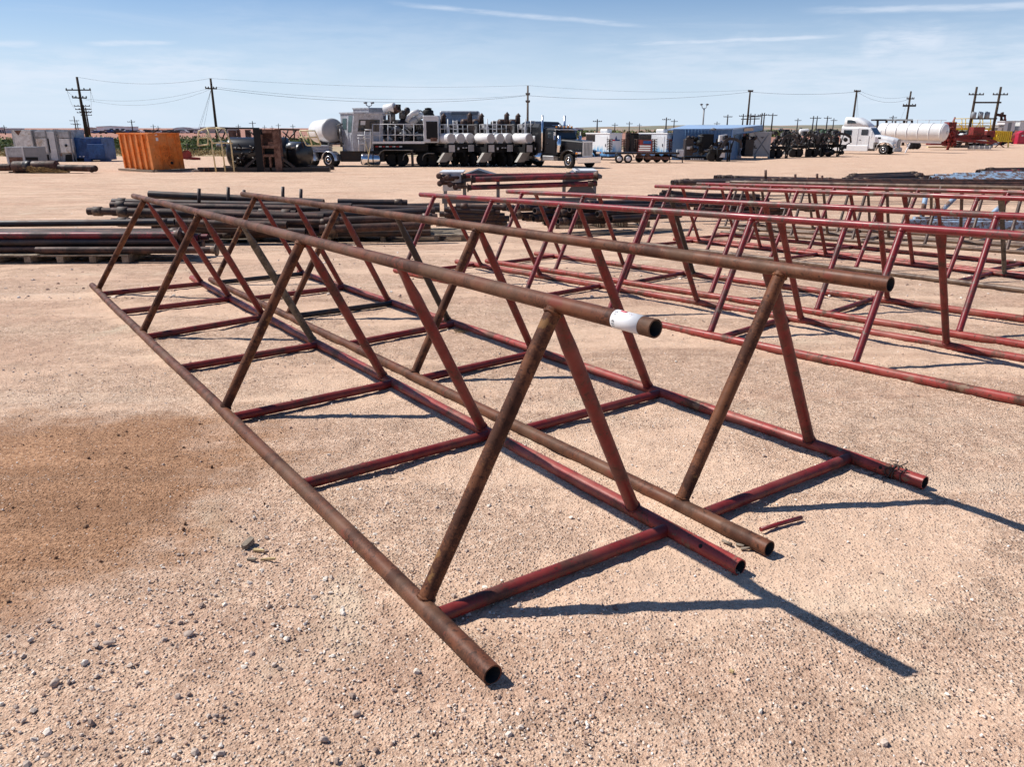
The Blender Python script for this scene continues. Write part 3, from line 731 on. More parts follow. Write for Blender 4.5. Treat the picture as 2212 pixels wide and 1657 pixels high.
lp(690,495,930,486,13.3,13.6,.072,'pipe_rust',lB,(1,0)); lp(700,478,945,470,13.4,13.7,.07,'pipe_rust',lB,(1,1)); lp(560,470,940,456,13.8,14.2,.075,'pipe_black')
lp(600,486,935,478,14.1,14.4,.07,'pipe_black'); lp(640,446,950,452,14.5,14.8,.06,'pipe_black',lB,(0,1)); lp(730,436,880,438,14.9,15.0,.06,'pipe_black',lB,(0,1))
lp(520,455,950,445,14.9,15.2,.065,'pipe_black'); lp(360,448,640,450,14.8,14.8,.07,'pipe_black'); lp(480,476,720,480,13.5,13.5,.05,'pipe_rust',lB,(1,1)); lp(700,505,930,502,13.6,13.9,.06,'pipe_black')
pallet(at(790,521)+Vector((.3,.45,0)),R(3),3.0,1.1,'long wooden pallet under the right half of the stack behind the first frames')
pallet(P(500,520,14.0)*1.+Vector((0,0,G(14)-P(500,520,14.).z)),R(3),1.0,.9,'small dark pallet under the left half of the stack behind the first frames',.10)
rs=random.Random(44)
for k in range(16):
    x=rs.uniform(380,560); y=rs.uniform(458,500); L=rs.uniform(230,380); lp(x,y,min(950,x+L),y+rs.uniform(-7,5),13.7+rs.uniform(0,1.),13.9+rs.uniform(0,1.),rs.uniform(.055,.075),rs.choice(['pipe_black','pipe_black','pipe_rust']),lB,(rs.choice((0,1)),0))
for i,(px,y0,y1,Y,lab) in enumerate(((430,407,450,14.2,'short dark stake standing in the pipe stack behind the apex of the first frame'),(493,404,455,14.5,'short dark stake left of the second frame apex'),(527,410,470,14.6,'dark stake right at the far end of the second frame top pipe'),(611,403,455,14.7,'taller of the two stakes rising behind the second frame top pipe'),(650,408,455,14.8,'shorter of the two stakes rising behind the second frame top pipe'))):
    m=MB(); m.tube([P(px,y1,Y),P(px,y0,Y)],.032,8); solo(m,'stake','pipe_black',P(px,y1,Y),lab,'stake','stakes holding the pipe stacks')
# centre stack: pipes seen end on
gC='pipes in the centre stack'; lC='black pipe with an open rusty end in the centre stack'
k=0
for (px,py,ex,ey) in ((1155,455,1330,449),(1200,461,1400,452),(1152,472,1340,462),(1178,480,1380,474),(1205,478,1420,468),(1120,448,1300,444),(1098,450,1290,447),(1130,470,1310,466),(1240,468,1460,456),(1230,452,1430,446),(1180,442,1420,436),(1260,440,1470,438),(1300,448,1480,446),(1105,466,1300,458),(1290,462,1480,452),(1320,472,1470,464)):
    a=P(px,py,15.0+.1*(k%4)); b=P(ex,ey,16.6+.12*(k%5)); stack_pipe(a,b,.062,'pipe_black',lC,gC,(1 if k%3 else 0,0),'collar',.25); k+=1
for (px,py,ex,ey) in ((960,452,1080,458),(950,462,1090,466),(965,470,1100,472),(985,446,1110,448),(960,480,1095,480)):
    stack_pipe(P(px,py,16.),P(ex,ey,15.9),.06,'pipe_black','rust streaked pipe in the low heap left of the centre stack','pipes in the low heap left of centre',(1,1),'pipe_rust')
pallet(at(1290,492)+Vector((0,.5,0)),R(12),2.2,1.2,'wooden pallet seen from its open side under the centre pipe stack',.14)
pallet(at(1015,488)+Vector((0,.4,0)),R(4),1.6,1.,'dark wooden pallet under the low heap left of the centre stack',.12)
k=0
for (px,py,ex,ey) in ((1392,432,1560,440),(1400,425,1580,432),(1430,415,1600,428),(1410,438,1600,446),(1440,426,1660,434),(1425,420,1640,424)):
    stack_pipe(P(px,py,19+.2*(k%3)),P(ex,ey,19.6),.06,'pipe_black','black pipe in the tangled heap behind the third and fourth frames','pipes in the tangled heap',(1,1),'collar'); k+=1
for (px,py,ex,ey) in ((1500,452,1640,458),(1520,444,1690,450),(1600,440,1760,452),(1560,462,1700,458),(1640,452,1780,446)):
    stack_pipe(P(px,py,18.4+.2*(k%3)),P(ex,ey,18.8),.06,'pipe_rust','rusty pipe in the heap seen through the red frames right of centre','pipes in the heap seen through the frames',(1,1),'collar'); k+=1
for i,(px,py,w_) in enumerate(((1478,430,.16),(1505,430,.14),(1266,455,.13),(1316,452,.12),(1690,448,.1))):
    m=MB(); o=P(px,py,17 if i in(2,3) else 18.6); m.box(-w_/2,w_/2,-.005,.005,-.03,.03); tag(m.build('paper_tag','label_white'),None,None); q=bpy.data.objects[-1]
    q=[ob for ob in COL.objects if ob.name.startswith('paper_tag')][-1]; q.location=o; q.rotation_euler=(R(-50),0,R(6)); tag(q,'small white paper tag on the black pipes of the centre stack','tag','paper tags on the pipes')
# rack of red flanged pipes on grey stands
YR=23.5; tR=thing('pipe_stand','grey steel stand with peaked end plates carrying the dark red flanged pipes','stand',gp(1130,YR))
for (x0,x1,xa) in ((985,1070,1030),(1225,1305,1252)):
    m=MB(); pts=[(Xp(x0-2,YR),Zp(384,YR)),(Xp(xa,YR),Zp(367,YR)),(Xp(x1,YR),Zp(379,YR)),(Xp(x1,YR),Zp(386,YR)),(Xp(x0,YR),Zp(396,YR))]
    m.prism(pts,YR+.2,YR+1.2); part(m,'peaked_plate','slate',tR)
m=MB(); fb(m,949,371,1000,374,YR,1.3); part(m,'white_plate','white_tank',tR); m=MB(); fb(m,956,374,996,412,YR+.02,.05); part(m,'end_plate','light_grey',tR)
m=MB(); fb(m,1243,368,1291,371.5,YR,1.3); part(m,'white_plate','white_tank',tR)
m=MB(); m.prism([(Xp(1222,YR),Zp(420,YR)),(Xp(1240,YR),Zp(398,YR)),(Xp(1278,YR),Zp(398,YR)),(Xp(1292,YR),Zp(420,YR))],YR-.05,YR); part(m,'end_plate','slate',tR)
for x in (1000,1075,1222,1290,957):
    m=MB(); m.box(Xp(x,YR)-.05,Xp(x,YR)+.05,YR+.3,YR+.4,G(YR),Zp(386,YR)); part(m,'post','mid_grey',tR)
m=MB(); m.box(Xp(950,YR),Xp(1295,YR),YR+.2,YR+.35,G(YR)+.12,G(YR)+.28); part(m,'skid_beam','slate',tR)
for i,(a,b,ya,yb,Y,r) in enumerate(((1000,1240,380,377,YR-.1,.062),(1018,1291,388,379,YR-.35,.082),(1010,1290,405,396,YR-.4,.075),(962,1235,386,382,YR+.5,.08))):
    stack_pipe(P(a,ya,Y),P(b,yb,Y),r,'pipe_red','dark red flanged pipe resting on the grey stand in mid yard','red flanged pipes on the stand',(2,2 if i%2 else 1),'pipe_rust')
for (px,py) in ((948,380),(956,388),(966,384),(950,396),(972,398),(984,404)):
    stack_pipe(P(px,py,YR-.7),P(px+28,py-1,YR+.2),.05,'pipe_rust','short rusty flanged nipple at the left end of the grey stand','rusty flanged nipples',(2,0),'pipe_rust')
# right hand stacks
k=0
for (px,py,ex,ey,Y,mt) in ((1450,394,1640,392,27,'pipe_black'),(1458,395,1660,393,26.6,'pipe_black'),(1470,392,1700,388,27.4,'pipe_black'),(1485,394,1720,390,27,'pipe_black'),(1543,383,1800,389,29,'pipe_black'),(1552,384,1780,390,28.6,'pipe_black'),(1564,383,1830,392,28.8,'pipe_black'),(1578,385,1850,393,28.4,'pipe_black'),(1590,386,1860,391,28.7,'pipe_black'),
   (1600,396,2300,398,25.5,'pipe_rust'),(1620,400,2350,404,24.8,'pipe_rust'),(1660,392,2300,392,26.2,'pipe_rust'),(1820,388,1990,381,29.4,'pipe_black'),(1830,384,1992,378,29.8,'pipe_black'),(1835,380,1980,375,30.1,'pipe_black'),(1860,390,2000,388,29.2,'pipe_black'),(1845,392,2000,392,28.6,'pipe_rust')):
    stack_pipe(P(px,py,Y),P(ex,ey,Y+.6),.085,mt,'dark pipe with an open collar in the long stacks behind the right hand frames','pipes in the long stacks at the right',(1,1),'collar',.25); k+=1
for i,(px,py,ex,ey,Y,mt) in enumerate(((2010,386,2330,388,28,'pipe_blue'),(2018,382,2330,384,28.5,'pipe_blue'),(2060,379,2330,380,29,'pipe_blue'),(2030,389,2330,392,27.5,'pipe_blue'),(2120,376,2330,378,29.6,'pipe_blue'))):
    stack_pipe(P(px,py,Y),P(ex,ey,Y+.3),.11,mt,'flaking pale blue pipe in the low stack at the right edge','flaking pale blue pipes',(0,0))
for i,(px,py,ex,ey,Y) in enumerate(((2055,382,2200,370,31,),(2110,371,2340,370,31.5),(2130,367,2340,365,32),(2190,374,2340,373,31.2),(1980,384,2180,374,31.3))):
    stack_pipe(P(px,py,Y),P(ex,ey,Y+.4),.09,'pipe_black' if i else 'pipe_red','dark pipe on the stack behind the pale blue pipes','pipes behind the pale blue ones',(1,1))
for i,(px,y0,y1,Y,lab) in enumerate(((1654,367,392,27.5,'thin rusty stake with a bulge standing at the left of the right hand stacks'),(1718,376,395,28,'square dark stake left of the white truck, nearest the thin one'),(1765,375,395,28.2,'taller middle stake below the white truck'),(1745,383,396,28,'stub stake between the two taller ones below the white truck'),(1776,379,396,28.1,'stake just right of the tallest one below the white truck'),(1791,383,396,28.2,'rightmost short stake below the white truck'))):
    m=MB(); m.tube([P(px,y1,Y),P(px,y0,Y)],.045,8); solo(m,'stake','pipe_rust',P(px,y1,Y),lab,'stake','stakes holding the pipe stacks')
# pale blue sheets and beams lying behind the brown frames
tb=thing('blue_steel_cradle','pale blue steel cradle lying on the ground behind the brown frames','cradle',at(2110,492))
for (x0,y0,x1,y1,Y) in ((1955,478,2105,487,17.3),(2010,487,2240,497,16.6),(2100,480,2290,484,17.6),(1975,472,2290,474,18.2)):
    m=MB(); a=P(x0,y0,Y); b=P(x1,y1,Y); a.z=G(Y)+.1; b.z=G(Y)+.1; m.beam(a,b,.16,.16); part(m,'beam','pipe_blue',tb)
for (x0,x1,yb) in ((1992,2018,472),(2180,2160,470),(2060,2042,472)):
    m=MB(); m.tube([Vector((Xp(x1,18.3),18.3,G(18.3)+.1)),P(x0+8,422,18.3)],.055,10); part(m,'brace','pipe_blue',tb)
# ------------------------------------------------------------------ far yard, left side
YK=yat(349)
def box3(m,X0,X1,Y0,Y1,Z0,Z1): return m.box(X0,X1,Y0,Y1,Z0,Z1)
t=thing('switchgear_cabinet','grey switchgear bank with two pale rust streaked doors','cabinet',gp(100,YK))
m=MB(); fb(m,30,280,158,349,YK+.3,2.2); part(m,'body','cabinet_grey',t)
for (x0,y0,x1,y1,mt,nm) in ((31,281,70,318,'cabinet_white','end_panel'),(79,298,108,330,'cabinet_white','door'),(129,299,157,330,'cabinet_white','door'),(104,284,121,346,'light_grey','side_panel'),(75,283,101,296,'cabinet_grey','vent_panel'),(126,284,149,297,'cabinet_grey','vent_panel'),):
    m=MB(); fb(m,x0,y0,x1,y1,YK+.1,.2,.02); part(m,nm,mt,t)
for x in (72,102,123,152):
    m=MB(); fb(m,x,281,x+2.2,350,YK+.02,.1); part(m,'corner_post','mid_grey',t)
for (x0,x1) in ((83,104),(132,154)):
    m=MB(); m.prism([(Xp(x0,YK),Zp(350,YK)),(Xp(x0+3,YK),Zp(334,YK)),(Xp(x1-3,YK),Zp(334,YK)),(Xp(x1,YK),Zp(350,YK))],YK+.15,YK+.32); part(m,'leg_opening_shade','black_matt',t)  # solid black block paints the shade of the gap between the legs
m=MB(); m.prism([(Xp(34,YK),Zp(281,YK)),(Xp(50,YK),Zp(281,YK)),(Xp(42,YK),Zp(292,YK))],YK+.06,YK+.12); part(m,'rust_patch','skid_rust',t)
m=MB(); m.lathe(P(143,314,YK+.1),(0,-1,0),[(0,.12),(.05,.12),(.05,.01)],14); part(m,'dial','black_paint',t)
for i,(x0,y0,x1,y1,mt,lab) in enumerate(((9,317,44,356,'cabinet_grey','low grey cabinet at the far left in front of the switchgear bank'),(45,317,78,352,'mid_grey','dark grey low cabinet with a pale edge beside the switchgear bank'))):
    Yq=yat(355); t=thing('low_cabinet',lab,'cabinet',gp(x0,Yq)); m=MB(); m.box(Xp(x0,Yq),Xp(x1,Yq),Yq,Yq+1.2,G(Yq),Zp(y0,Yq),.02); part(m,'body',mt,t)
    m=MB(); m.box(Xp(x0,Yq)-.02,Xp(x0+3,Yq),Yq-.04,Yq,G(Yq),Zp(y0,Yq)); part(m,'pale_edge','light_grey',t)
    m=MB(); m.box(Xp(x0+5,Yq),Xp(x1-2,Yq),Yq-.03,Yq,G(Yq)+.1,Zp(y0+22,Yq)); part(m,'lower_panel','skid_rust' if i==0 else 'black_matt',t)
Yq=yat(348.5); t=thing('blue_container','dark blue steel tank skid between the switchgear and the orange tank','container',gp(192,Yq))
m=MB(); fb(m,157,297,221,346,Yq,2.4,.03); part(m,'body','navy',t)
m=MB(); fb(m,190,311,226,343,Yq-.5,.5,.03); part(m,'side_box','navy',t)
m=MB(); fb(m,159,341,183,348.5,Yq-.05,.5); part(m,'skid_opening_shade','black_matt',t)  # black block in place of a shaded hollow under the body
for (a,b,w_) in ((182,197,.3),(216,229,1.)): m=MB(); fb(m,a,341,b,350,Yq-.28,w_); part(m,'skid_foot','navy',t)
for x in (161,171,179): m=MB(); fb(m,x,336.6,x+3.5,338.6,Yq-.02,.02); part(m,'marker','reflector_white',t)
# rusty vessel lying with straw
Yq=yat(374); t=thing('rusty_vessel','long rusty pressure vessel lying on skids at the left edge','vessel',gp(90,Yq))
m=MB(); m.dome_tank(P(32,360.5,Yq+.4),P(122,359,Yq+.4),.36); part(m,'shell','pipe_rust',t)
m=MB(); m.dome_tank(P(124,362,Yq+.3),P(205,363.5,Yq+.2),.20,24,.9); part(m,'neck','pipe_rust',t)
m=MB(); m.dome_tank(P(-60,362,Yq+.6),P(24,361,Yq+.6),.22); part(m,'tail_pipe','pipe_rust',t)
m=MB(); m.lathe(P(198,368,Yq+.2)+Vector((0,0,-.12)),(0,0,1),[(0,.05),(.1,.2),(.2,.24)],16); part(m,'foot_cup','pipe_rust',t)
m=MB(); m.beam(P(20,376,Yq-.2),P(180,375,Yq-.2),.12,.10); m.beam(P(20,372,Yq+.9),P(150,371,Yq+.9),.12,.12); part(m,'skid','black_steel',t)
m=MB(); m.lathe(P(55,360,Yq+.4),(1,0,0),[(0,.375),(.5,.375)],24); part(m,'dark_band','black_steel',t)
rs=random.Random(5); m=MB()
for k in range(420):
    u=rs.random(); c=P(62+u*78,362+u*9,Yq-.15); c+=Vector((rs.gauss(0,.25),rs.gauss(0,.12),0)); c.z=G(c.y)+.06+rs.random()*(.42-.33*u)
    a=rs.uniform(0,6.28); L=rs.uniform(.1,.3); m.beam(c,c+Vector((math.cos(a)*L,math.sin(a)*L*.5,rs.uniform(-.08,.06))),.014,.01)
solo(m,'straw_heap','hay',gp(95,Yq-.15),'yellowish straw heap in front of the rusty vessel','straw',None,'stuff')
# orange ribbed tank
oc=at(336,371.5); ang=R(36)
t=thing('orange_tank','orange ribbed steel tank standing tilted on a rotten timber skid','tank',oc,0)
def otank():
    L1,L2,H=3.75,2.1,Zp(289,oc.y)-oc.z-.12
    # u1: left face direction (towards left and away); u2: right face direction
    u1=Vector((-math.cos(ang),math.sin(ang),0)); u2=Vector((math.cos(R(40)),math.sin(R(40)),0)); u2=Vector((math.sin(ang)*1.,math.cos(ang),0)); 
    o=oc+Vector((0,0,.14)); c=[o,o+u2*L2,o+u2*L2+u1*L1,o+u1*L1]
    tilt=Vector((-.10,0,0))
    m=MB(); m.hexa(c+[q+Vector((0,0,H))+tilt for q in c]); part(m,'shell','orange_paint',t)
    n1=u1.cross(Vector((0,0,1))).normalized(); n1=n1 if n1.y<0 else -n1
    n2=u2.cross(Vector((0,0,1))).normalized(); n2=n2 if n2.x>0 else -n2
    for k in range(6):
        s=.0+k*L1/5.5; w=.17; a=o+u1*(s); b=a+u1*w; up=Vector((0,0,H))+tilt
        q=[a,b,b+n1*.09,a+n1*.09]; m=MB(); m.hexa(q+[v+up for v in q]); part(m,'rib','orange_paint',t)
    for k in (1,2,3):
        s=k*L2/3.6; a=o+u2*s; b=a+u2*.06; up=Vector((0,0,H*.98))+tilt; q=[a,b,b+n2*.05,a+n2*.05]; m=MB(); m.hexa(q+[v+up for v in q]); part(m,'rib','orange_paint',t)
    m=MB(); m.hexa([q+Vector((0,0,H-.04))+tilt+d_ for q,d_ in zip(c,[n1*.1+n2*.08,n2*.08,Vector((0,0,0)),n1*.1])]+[q+Vector((0,0,H+.04))+tilt+d_ for q,d_ in zip(c,[n1*.1+n2*.08,n2*.08,Vector((0,0,0)),n1*.1])]); part(m,'top_rim','orange_paint',t)
    m=MB(); m.lathe(o+u2*(L2*.55)+Vector((0,0,.4))-Vector((.02,0,0)),n2,[(0,.22),(.07,.22),(.07,.14),(.12,.14)],18); part(m,'manway','orange_paint',t)
    m=MB(); m.lathe(o+u2*(L2*.55)+Vector((0,0,.4)),n2,[(.10,.10),(.13,.10)],14); part(m,'outlet','black_matt',t)
    m=MB(); p=o+u2*(L2*.2)+Vector((-.09,0,H*.80)); a=p+n2*.02; m.hexa([a,a+u2*.2,a+u2*.2-n2*.01,a-n2*.01]+[v+Vector((0,0,.2)) for v in (a,a+u2*.2,a+u2*.2-n2*.01,a-n2*.01)]); part(m,'sticker','label_white',t)
    m=MB(); p=o+u2*(L2*.2)+Vector((-.12,0,H*.95)); a=p+n2*.02; m.hexa([a,a+u2*.16,a+u2*.16-n2*.01,a-n2*.01]+[v+Vector((0,0,.09)) for v in (a,a+u2*.16,a+u2*.16-n2*.01,a-n2*.01)]); part(m,'sticker','label_white',t)
    m=MB()
    m.beam(oc-u1*.25+n1*.25+Vector((0,0,.07)),oc+u1*(L1+.2)+n1*.25+Vector((0,0,.07)),.18,.12)
    m.beam(oc-u2*.1+n2*.2+Vector((0,0,.07)),oc+u2*(L2+.6)+n2*.2+Vector((0,0,.08)),.2,.13)
    m.beam(oc+u1*L1*.6+Vector((0,0,.07)),oc+u1*L1*.6+u2*(L2+.3)+Vector((0,0,.07)),.2,.12)
    part(m,'timber_skid','weathered',t)
    m=MB(); m.tube([P(432,373,oc.y+1),P(437,375,oc.y+1),P(437,364,oc.y+1)],.03,6); part(m,'bracket','pipe_rust',t)
    m=MB(); m.tube([o+u1*1.2+u2*1.+Vector((-.1,0,H+.05)),o+u1*.6+u2*1.+Vector((-.1,0,H+.22))],.05,8); part(m,'hatch_arm','black_matt',t)
otank()
# ------------------------------------------------------------------ black treater skid with cream railings
Yq=yat(371); s0=gp(560,Yq); t=thing('treater_skid','black vessel skid with a rusty cabinet tower and cream railings','process skid',s0)
m=MB()
m.box(Xp(421,Yq),Xp(708,Yq),Yq-.1,Yq+.25,G(Yq)+.02,G(Yq)+.28); m.box(Xp(450,Yq),Xp(700,Yq),Yq+2.2,Yq+2.5,G(Yq)+.02,G(Yq)+.28); part(m,'skid_beam','black_steel',t)
m=MB(); m.tube([P(420,370,Yq),P(460,371,Yq)],.16,12); part(m,'skid_end','pipe_rust',t)
for (x0,x1) in ((551,566),(598,606)):
    m=MB(); fb(m,x0,278,x1,373,Yq-.15,.5); part(m,'tower_post','black_matt' if x0==551 else 'skid_rust',t)
m=MB()
for (y0,y1) in ((279,287),(314,320),(333,338.5),(369,373)): fb(m,566,y0,598,y1,Yq-.12,.4)
fb(m,582,338,586,370,Yq-.1,.3); fb(m,592,279,600,373,Yq-.13,.4); fb(m,562,290,568,373,Yq-.13,.4); part(m,'cabinet_frame','skid_rust',t)
m=MB(); fb(m,566,286,598,372,Yq+.6,.1); part(m,'cabinet_back','skid_rust',t)
m=MB(); fb(m,569,318,597,334,Yq+.3,.1); fb(m,570,338,597,369,Yq+.3,.08); part(m,'cabinet_dark','black_matt',t)
m=MB(); fb(m,579,306,600,317,Yq-.05,.3); part(m,'cabinet_box','skid_rust',t)
# vessels
m=MB(); m.dome_tank(Vector((Xp(482,Yq),Yq+1.5,Zp(331,Yq))),Vector((Xp(600,Yq),Yq+1.9,Zp(331,Yq))),.98); part(m,'vessel','black_paint',t)
m=MB(); m.dome_tank(Vector((Xp(610,Yq),Yq+1.9,Zp(334,Yq))),Vector((Xp(645,Yq),Yq+1.3,Zp(334,Yq))),.78); part(m,'vessel','black_paint',t)
for (x,y,r) in ((557,312,.35),(633,313,.48),(481,309,.4)):
    m=MB(); o=P(x,y+8,Yq+1.2); m.lathe(o,(0,0,1),[(0,r),(r*.5,r*.9),(r*.8,r*.55),(r*.95,.02)],20); part(m,'dome','dome_steel',t)
rs=random.Random(2); m=MB()
for k in range(26):
    x=rs.uniform(500,550); y=rs.uniform(318,366); m.tube([P(x,y,Yq+rs.uniform(.1,.7)),P(x+rs.uniform(-9,9),y+rs.uniform(-9,9),Yq+rs.uniform(.1,.7))],rs.uniform(.04,.09),6)
part(m,'piping','black_steel',t)
m=MB(); m.beam(P(520,372,Yq),P(556,338,Yq),.13); m.beam(P(515,372,Yq+.3),P(540,350,Yq+.3),.1); m.beam(P(607,340,Yq),P(650,371,Yq),.16); m.beam(P(607,350,Yq+.2),P(640,372,Yq+.2),.1); m.beam(P(560,277,Yq+.1),P(473,276,Yq+.1),.1); m.beam(P(606,279,Yq+.1),P(647,280,Yq+.1),.1); part(m,'brace','black_steel',t)
for a,b in (((465,295),(480,276)),((490,277),(480,300)),((540,283),(555,298)),((610,283),(628,300)),((622,281),(615,302)),((640,281),(622,303)),((630,300),(645,300)),((647,281),(655,320)),((636,281),(636,300)),((505,320),(560,320))): m=MB(); m.tube([P(*a,Yq+.3),P(*b,Yq+.3)],.045,6); part(m,'truss_bar','black_steel',t)
m=MB()
for pts in (((466,276),(484,277),(498,305),(506,370)),((466,277),(478,305),(487,371)),((427,313),(429,283),(447,276),(466,276)),((429,297),(456,297),(459,322),(467,372)),((447,276),(460,308),(502,308)),((427,314),(449,312),(448,283)),((444,286),(461,310))): m.tube([P(p[0],p[1],Yq-.3) for p in pts],.05,8)
part(m,'left_railing','cream',t)
m=MB()
for pts in (((647,281),(661,312),(664,314),(693,314)),((647,282),(680,282),(693,312)),((664,283),(674,313)),((649,296),(685,296))): m.tube([P(p[0],p[1],Yq-.2) for p in pts],.045,8)
part(m,'right_railing','cream',t)
m=MB(); rod(m,[(441,372),(441,362),(451,362),(451,371)],Yq-.2,.035); part(m,'lifting_loop','skid_rust',t)
for (a,b,c_,d) in ((494,281,508,303),(512,280,517,305),(530,280,540,304)): m=MB(); fb(m,a,b,c_,d,Yq+3.2,.3); part(m,'rear_cabinet','skid_rust',t)
# red pump bits between
Y2=yat(345); t=thing('red_hand_valve','small red wheeled valve lying by the verge left of the black skid','valve',gp(410,Y2)); m=MB(); m.lathe(P(404,334,Y2),(0.2,-1,0),[(0,.45),(.12,.45)],16); part(m,'wheel','red_machine',t); m=MB(); m.beam(P(396,340,Y2),P(432,343,Y2),.3,.25); part(m,'body','red_machine',t)
# ------------------------------------------------------------------ white tank truck and control cab
Yb=yat(360); sb=F/(Yb*CP+1.1*.3)
t=thing('tank_truck','white horizontal tank on a truck chassis with silver fenders','truck',gp(690,Yb))
a=Vector((Xp(691,Yb+3),Yb+3,Zp(284,Yb+3))); b=Vector((Xp(716,Yb),Yb+.6,Zp(281,Yb+.6)))
m=MB(); m.dome_tank(a,b,.86,32,.3); part(m,'tank','white_tank',t)
m=MB(); d=(b-a).normalized(); m.lathe(b+d*.05,d,[(0,.87),(.04,.87),(.12,.80),(.2,.6),(.27,.3),(.29,.02)],32); part(m,'tank_end','grey_paint',t)
m=MB(); m.tube([b+Vector((.5,-.35,-.6)),b+Vector((.5,-.35,.35)),b+Vector((.9,-.35,.45))],.06,8); m.tube([b+Vector((.7,-.4,-1.2)),b+Vector((.7,-.4,.1))],.09,8); m.tube([b+Vector((-.3,-.5,-1.0)),b+Vector((.9,-.4,-.95))],.07,8); part(m,'valves','engine_grey',t)
for k in range(3):
    m=MB(); fb(m,671,313.5+k*5.2,711,318+k*5.2,Yb+.2,1.2,.03); part(m,'white_panel','cab_white',t)
m=MB(); fb(m,665,334,735,343,Yb+.5,1.6); fb(m,690,303,735,312,Yb+1.4,1.2); fb(m,672,328,700,336,Yb+.6,.8); part(m,'chassis','black_steel',t)
for px in (665.5,711):
    w_=None
    o=gp(px,Yb); m=MB(); r=.50
    m.lathe(o+Vector((0,0,r)),(.42,.9,0),[(-.3,r*.55),(-.3,r*.93),(-.22,r),(.5,r),(.58,r*.93),(.58,r*.5)],28); wo=part(m,'wheel','rubber',t)
    m=MB(); m.lathe(o+Vector((0,0,r)),(-.42,-.9,0),[(.25,r*.6),(.31,r*.6),(.31,r*.5),(.24,r*.42),(.24,r*.2),(.36,r*.18),(.36,.02)],24)
    rim=m.build('rim','chrome',t,True); rim.parent=wo
    m=MB(); c=o+Vector((0,0,r)); ax_=Vector((.9,-.42,0)); pr=[]
    N=10; vs=[];fs=[]
    for i in range(N+1):
        an=math.pi*(-.02+1.0*i/N); p=c+ax_*(math.cos(an)*r*1.22)+Vector((0,0,math.sin(an)*r*1.22))
        for dd in (Vector((-.42,-.9,0))*.33,Vector((.42,.9,0))*.5): 
            vs.append(p+dd); vs.append(p+dd+ (p-c).normalized()*.03)
    for i in range(N):
        q=4*i; fs+=[(q,q+2,q+6,q+4),(q+1,q+5,q+7,q+3),(q,q+4,q+5,q+1),(q+2,q+3,q+7,q+6)]
    m.add(vs,fs,True); part(m,'fender','alu',t)
def cabin(label,x0,xm,x1,yt,ybt,Y,full=True):
    t=thing('control_cab',label,'cab',Vector((Xp(xm,Y),Y,G(Y))))
    zt,zb=Zp(yt,Y),Zp(ybt,Y); X0,Xm,X1=Xp(x0,Y),Xp(xm,Y),Xp(x1,Y)
    # plan: left face turned away, right face towards the camera; windows lean outwards at the top
    A=(X0,Y+1.0);B=(Xm,Y);C_=(X1,Y+.9);D=(X0+ (X1-Xm),Y+2.6)
    zc=zb+(zt-zb)*.45
    def q(A,z,o=0.): return Vector((A[0],A[1],z))
    m=MB(); lo=[q(A,zb),q(B,zb)+Vector((-.0,0,0)),q(C_,zb),q(D,zb)]; mi=[q(A,zc),q(B,zc),q(C_,zc),q(D,zc)]; up=[q(A,zt),q(B,zt)+Vector((.28,-.22,0)),q(C_,zt)+Vector((.15,-.2,0)),q(D,zt)]
    m.add(lo+mi+up,[(3,2,1,0),(8,9,10,11)]+[(k+i,k+(i+1)%4,k+4+(i+1)%4,k+4+i) for k in (0,4) for i in range(4)]); part(m,'shell','cab_white',t)
    def wall(P0,P1,P2,P3,u0,u1,v0,v1,mt,nm,off=.02):
        # P0,P1 bottom, P3,P2 top; u along, v up
        def pt(u,v): return (P0.lerp(P1,u)).lerp(P3.lerp(P2,u),v)
        n=(P1-P0).cross(P3-P0).normalized(); n=n if n.y<0 else -n
        c=[pt(u0,v0),pt(u1,v0),pt(u1,v1),pt(u0,v1)]; m=MB(); m.hexa([k-n*.02 for k in c]+[k+n*off for k in c]); return part(m,nm,mt,t)
    if full:
        wall(lo[0],mi[1]*0+lo[1],mi[1],mi[0],.08,.92,.04,.98,'cab_white','door_lower',.03)
        wall(mi[0],mi[1],up[1],up[0],.15,.46,.25,.78,'glass_teal','window'); wall(mi[0],mi[1],up[1],up[0],.62,.90,.10,.90,'glass_teal','window')
        wall(mi[1],mi[2],up[2],up[1],.18,.88,.14,.72,'glass','windscreen'); wall(mi[1],mi[2],up[2],up[1],.24,.40,.46,.66,'light_grey','paper_sign',.03)
    else:
        wall(mi[0],mi[1],up[1],up[0],.1,.35,.1,.75,'glass','window'); wall(mi[0],mi[1],up[1],up[0],.5,.85,.1,.75,'glass','window'); wall(mi[1],mi[2],up[2],up[1],.15,.9,.2,.6,'glass','windscreen')
    m=MB(); z=zt; c=[v+Vector((0,0,0)) for v in up]; ctr=sum(c,Vector())/4; c=[ctr+(v-ctr)*1.05 for v in c]; m.hexa(c+[v+Vector((0,0,.10)) for v in c]); part(m,'roof','cab_white',t)
    return t,zt
tc1,z1=cabin('pale grey operator cab with slanting windscreen standing beside the white tank',733,762,824,245,326,Yb-.2)
m=MB(); fb(m,735,326,830,349,Yb+.3,1.8); part(m,'chassis','black_steel',tc1)
rs=random.Random(8); m=MB()
for (x,y0,y1) in ((788,283,327),(775,300,326),(800,282,320)): rod(m,[(x,y0),(x,y1)],Yb-.9,.035)
for (x0,x1,y) in ((772,802,292),(772,802,298),(788,803,280),(775,790,310)): rod(m,[(x0,y),(x1,y)],Yb-.9,.045)
m2=m; part(m,'valve_rack','light_grey',tc1)
tc2,z2=cabin('second operator cab, its roof and twin lamps rising behind the first',762,795,832,235,300,Yb+4.5,False)
m=MB(); Yl=Yb+4.5; rod(m,[(797,237),(797,230),(792,227),(790,222)],Yl,.045); rod(m,[(797,230),(802,227),(804,222)],Yl,.045); part(m,'lamp_post','light_grey',tc2)
